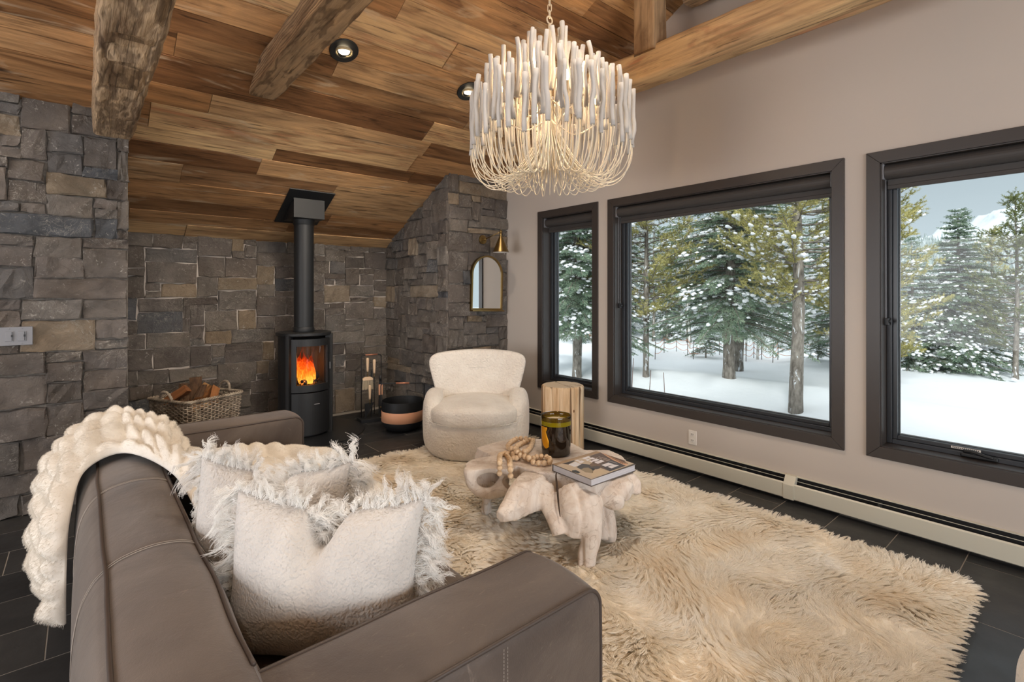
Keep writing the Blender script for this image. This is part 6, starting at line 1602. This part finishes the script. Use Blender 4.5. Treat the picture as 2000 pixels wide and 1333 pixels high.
tree_at(1698, 12.2, conifer('pine', 7.5, 1.4, 0.7, 107, 42, zmax=6.5, step=0.17, trunk=.12, snow=1.3), 'yellow-green pine at the left edge of the right-hand window', MAT_PINE, name='pine_tree')
tree_at(1872, 14.6, conifer('spruce', 4.75, 1.5, 0.12, 108, 16, step=0.085, snow=1.2, trunk=.09), 'pointed snow-laden spruce standing whole in the right-hand window', MAT_SPRUCE)
tree_at(1985, 13.4, conifer('pine', 5.0, 1.15, 0.9, 109, 36, step=0.17, trunk=.07, snow=0.6), 'bushy olive pine at the right edge of the right-hand window', MAT_OLIVE_N, name='pine_tree')
tree_at(1780, 15.2, conifer('spruce', 4.0, 1.4, 0.1, 110, 11, snow=1.4, trunk=.06), 'low snow-covered spruce left of the pointed spruce', MAT_SPRUCE)
tree_at(1937, 17.0, conifer('pine', 4.4, 0.9, 0.5, 111, 26, step=0.2, trunk=.05, snow=0.3), 'small golden pine behind the pointed spruce', MAT_PINE, name='pine_tree')
tree_at(1950, 15.4, conifer('spruce', 3.1, 1.2, 0.2, 112, 10, snow=1.2, trunk=.05), 'short snowy spruce just right of the pointed spruce', MAT_SPRUCE)
lowA = conifer('spruce', 1.5, 0.62, 0.25, 120, 10, step=0.12, snow=2.0, trunk=.03)
tree_at(1598, 17.0, lowA, 'tiny round snow-capped fir right of the nearest pine', MAT_SPRUCE, s=.8)
tree_at(1380, 18.0, lowA, 'tiny snowy fir by the rope fence, left of the broad spruce', MAT_SPRUCE, rz=1.0)
tree_at(1540, 21.0, lowA, 'tiny snowy fir beyond the rope fence, left of the nearest pine', MAT_SPRUCE, rz=2.0, s=1.2)
# forest edge behind: copies of four trees
bgk = [conifer('spruce', 9.0, 1.7, 0.4, 201, 6, step=0.26, big=1.9, trunk=.10, snow=1.3), conifer('spruce', 7.0, 1.2, 0.3, 202, 6, step=0.24, big=1.8, trunk=.08, snow=1.0), conifer('pine', 8.5, 1.3, 2.0, 203, 16, step=0.34, big=1.8, trunk=.10, snow=0.6), conifer('spruce', 10.0, 1.1, 0.5, 204, 6, step=0.28, big=1.9, trunk=.09, snow=0.9)]
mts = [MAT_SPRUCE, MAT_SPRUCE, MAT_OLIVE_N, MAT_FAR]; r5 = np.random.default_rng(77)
for i in range(92):
    px = 1060 + (i * 10.6) % 960 + r5.uniform(-8, 8); tt = r5.uniform(23, 44) if i < 60 else r5.uniform(44, 64); k = int(r5.integers(0, 4)); sc_ = r5.uniform(0.6, 1.15) * (0.72 if px > 1690 else 1.0)
    wn_ = 'narrow window' if px < 1180 else 'large window' if px < 1672 else 'right-hand window'; kd_ = ['broad snowy spruce', 'small slender spruce', 'bare-trunked olive pine', 'tall narrow spruce'][k]; fr_ = 'nearer' if tt < 33 else 'farther, frosted' if tt < 44 else 'farthest, pale'; wh_ = ('left part of the ' if px < 1340 else 'middle of the ' if px < 1500 else 'right part of the ') if wn_ == 'large window' else ('left part of the ' if px < 1850 else 'right part of the ') if px > 1672 else ''
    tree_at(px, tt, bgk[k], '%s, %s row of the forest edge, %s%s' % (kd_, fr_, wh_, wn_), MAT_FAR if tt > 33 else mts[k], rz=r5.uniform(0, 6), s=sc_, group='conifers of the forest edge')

# bare aspens, rope fence, snow stakes
m = M('aspen_bark', sr(222, 220, 212), 0.8); m.col(m.ramp(m.noise(m.coord('Object', scale=(3, 3, 1.5)), 3, 4), [(0.35, sr(150, 146, 138)), (0.5, sr(226, 224, 218))])); MAT_ASPEN = m.m
for i, (px, tt, hh, alb) in enumerate(((1482, 17.5, 4.6, 'thin bare white aspen by the fence, nearer of a pair'), (1490, 19.5, 5.0, 'thin bare white aspen just behind the nearer of the pair'), (1455, 20, 4.5, 'thin bare white aspen just right of the broad spruce trunk'), (1345, 21, 5, 'thin bare white aspen left of the broad spruce'), (1622, 20, 4.2, 'thin bare white aspen right of the nearest pine'))):
    x_, y_ = at(px, tt); b = B(); z = np.linspace(0, hh, 12); P = np.stack([0.05 * np.sin(z + i), 0.05 * np.cos(z * 1.2 + i), z - 0.1], 1); b.tube(P, np.linspace(0.045, 0.008, 12), 8)
    for k in range(26):
        zz = r5.uniform(hh * .25, hh * .97); a = r5.uniform(0, 6.28); L = (hh - zz) * .3 + 0.15; t = np.linspace(0, 1, 5); b.tube(np.stack([math.cos(a) * L * t * .7, math.sin(a) * L * t * .7, zz + L * t ** 1.2], 1) + [0, 0, -0.1], np.linspace(0.010, 0.003, 5), 4, cap=False)
    o = b.build('aspen_tree', MAT_ASPEN, None, (x_, y_, float(ground_z(x_, y_))), smooth=True); tag(o, alb, 'tree', 'bare aspens by the rope fence')
fx = [(1279, 17.5), (1297, 19.5), (1321, 20), (1343, 19), (1354, 17.5), (1405, 19), (1457, 17), (1472, 18), (1488, 17.5), (1509, 16.5), (1519, 17.3), (1560, 17.5), (1600, 18), (1650, 18)]
x0_, y0_ = at(1400, 18.5); fe = tag(empty('rope_fence', (x0_, y0_, -0.9)), 'low fence of thin dark stakes and orange rope across the snow', 'fence'); FO = np.array([x0_, y0_, -0.9]); MAT_ROPE = flat('orange_rope', sr(214, 130, 84), 0.7); MAT_STAKE = flat('dark_wood_stake', sr(84, 76, 70), 0.8); tops = []
for px, tt in fx:
    x_, y_ = at(px, tt); zg = float(ground_z(x_, y_)); b = B(); b.tube([(0, 0, -0.2), (r5.normal(0, 0.03), 0, 0.62)], 0.013, 6); b.build('stake', MAT_STAKE, fe, (x_ - x0_, y_ - y0_, zg + 0.9)); tops.append((x_, y_, zg))
for hz in (0.22, 0.42, 0.58):
    pts = []
    for (a, c) in zip(tops[:-1], tops[1:]):
        for t in np.linspace(0, 1, 6)[:-1]: pts.append((a[0] + (c[0] - a[0]) * t, a[1] + (c[1] - a[1]) * t, a[2] + (c[2] - a[2]) * t + hz - 0.10 * 4 * t * (1 - t)))
    b = B(); b.tube(np.array(pts) - FO, 0.008, 5); b.build('rope', MAT_ROPE, fe, smooth=True)
for i, ((px0, py0), (px1, py1), lb) in enumerate((((1237, 700), (1230, 768), 'leftmost of the three thin marker rods in the snow'), ((1271, 723), (1263, 774), 'middle one of the three thin marker rods in the snow'), ((1296, 728), (1303, 785), 'rightmost of the three thin marker rods in the snow'))):
    p0, p1 = W(px1, py1, 8.4), W(px0, py0, 8.4); p0[2] -= 0.75; b = B(); b.tube([np.zeros(3), p1 - p0], 0.006, 6); tag(b.build('marker_rod', flat('orange_grey_rod', sr(150, 120, 110), 0.6), None, tuple(p0), smooth=True), lb, 'marker rod', 'marker rods by the house')

# wooded hillside, far house, mountains
def hill_z(X, Y):
    d = np.hypot(X, Y); a = np.degrees(np.arctan2(X, Y)); p = np.stack([X * 0.006, Y * 0.006, X * 0], -1)
    rise = np.clip((d - 80) / 420, 0, 1) ** 1.1 * (46 + 10 * np.sin(a * 0.11 + 1.2)) * np.interp(a, [20, 55, 80, 95], [1.05, 0.98, 0.95, 0.8])
    return -3.0 + rise + 6 * fbm(p, 41, 4) * np.clip((d - 80) / 100, 0, 1)


aa, dd = np.meshgrid(np.radians(np.linspace(15, 112, 150)), np.linspace(76, 520, 90), indexing='ij'); X = np.sin(aa) * dd; Y = np.cos(aa) * dd
v, f = grid_mesh(np.stack([X, Y, hill_z(X, Y)], -1)); tag(link('snow_hillside', mesh('snow_hillside', v, f), MAT_SNOW, smooth=True), kind='structure')
n_ = 15000; a = np.radians(r5.uniform(30, 100, n_)); d = 80 + 430 * r5.uniform(0, 1, n_) ** 0.75; X = np.sin(a) * d; Y = np.cos(a) * d; msk = fbm(np.stack([X * 0.02, Y * 0.02, X * 0], -1), 61, 3) > -0.16; X, Y = X[msk], Y[msk]; n_ = len(X); Zg = hill_z(X, Y) - 0.3; hh = r5.uniform(5, 11, n_); rr_ = hh * r5.uniform(0.10, 0.16, n_); K_ = 5; V = []; 
an = np.arange(K_) / K_ * 2 * PI; ring = lambda fz, fr: np.stack([X[:, None] + np.cos(an) * rr_[:, None] * fr, Y[:, None] + np.sin(an) * rr_[:, None] * fr, np.broadcast_to((Zg + hh * fz)[:, None], (n_, K_))], -1)
parts_ = [ring(0.08, 1.0), ring(0.55, 0.38), ring(0.50, 0.62), ring(0.97, 0.04)]; V = np.concatenate(parts_, 1); base = (np.arange(n_) * (4 * K_))[:, None, None]; Fr = []
for r0_ in (0, 2):
    for k in range(K_): Fr.append((r0_ * K_ + k, r0_ * K_ + (k + 1) % K_, (r0_ + 1) * K_ + (k + 1) % K_, (r0_ + 1) * K_ + k))
v, f = V.reshape(-1, 3), (np.array(Fr)[None] + base).reshape(-1, 4)
m = M('hazy_snowy_forest', rough=0.9, spec=0.1); m.col(m.ramp(m.noise(m.coord('World', scale=(1, 1, 0.5)), 0.35, 3), [(0.3, sr(128, 142, 138)), (0.5, sr(164, 175, 174)), (0.7, sr(206, 213, 216))])); MAT_HAZY = m.m  # distance haze is put into the pale colour along with the frost
tag(link('hillside_forest', mesh('hillside_forest', v, f), MAT_HAZY), 'dense frosted conifer forest, paled by painted haze, covering the hillside far behind', 'forest', kind='stuff')
hx_, hy_ = at(1935, 395); hz_ = float(hill_z(hx_, hy_)) + 1
fh = tag(empty('hillside_house', (hx_, hy_, hz_), rz=-0.9), 'distant dark house with a snowy roof on the wooded hillside', 'house')
b = B(); b.box((-13, -5, 0), (13, 5, 5)); b.build('wall', flat('far_house_wall', sr(112, 106, 104), 0.9), fh)
b = B(); b.prism([(-6.5, 5), (6.5, 5), (0, 9)], -15, 15, Matrix.Rotation(PI / 2, 4, 'Z') @ Matrix.Rotation(PI / 2, 4, 'X')); b.build('roof', MAT_SNOWC, fh)
m = M('snowy_mountain', rough=0.95, spec=0.05); g = m.N('NewGeometry'); sp2 = m.N('SeparateXYZ'); m.L(g.outputs['Normal'], sp2.inputs[0]); k = m.math('ADD', sp2.outputs['Z'], m.math('MULTIPLY', m.noise(m.coord('World'), 0.02, 6, 0.65), 0.6))
m.col(m.ramp(k, [(0.85, sr(186, 196, 203)), (1.05, sr(220, 227, 232))])); MAT_MTN = m.m
aa, dd = np.meshgrid(np.radians(np.linspace(25, 125, 330)), np.linspace(1100, 2500, 90), indexing='ij'); X = np.sin(aa) * dd; Y = np.cos(aa) * dd; adeg = np.degrees(aa)
p = np.stack([X * 0.0022, Y * 0.0022, X * 0], -1); rdg = 1 - np.abs(fbm(p, 71, 5)) * 2.2; prf = np.interp(adeg, [25, 50, 66, 74, 80, 84, 90, 110, 125], [150, 130, 130, 140, 190, 235, 275, 220, 200])
Z = np.sin(np.clip((dd - 1100) / 1000, 0, 1) * PI / 2) * prf * (0.62 + 0.38 * np.clip(rdg, 0, 1)) + 25 * fbm(p * 4, 75, 4)
v, f = grid_mesh(np.stack([X, Y, Z], -1)); tag(link('mountain_range', mesh('mountain_range', v, f), MAT_MTN, smooth=True), kind='structure')
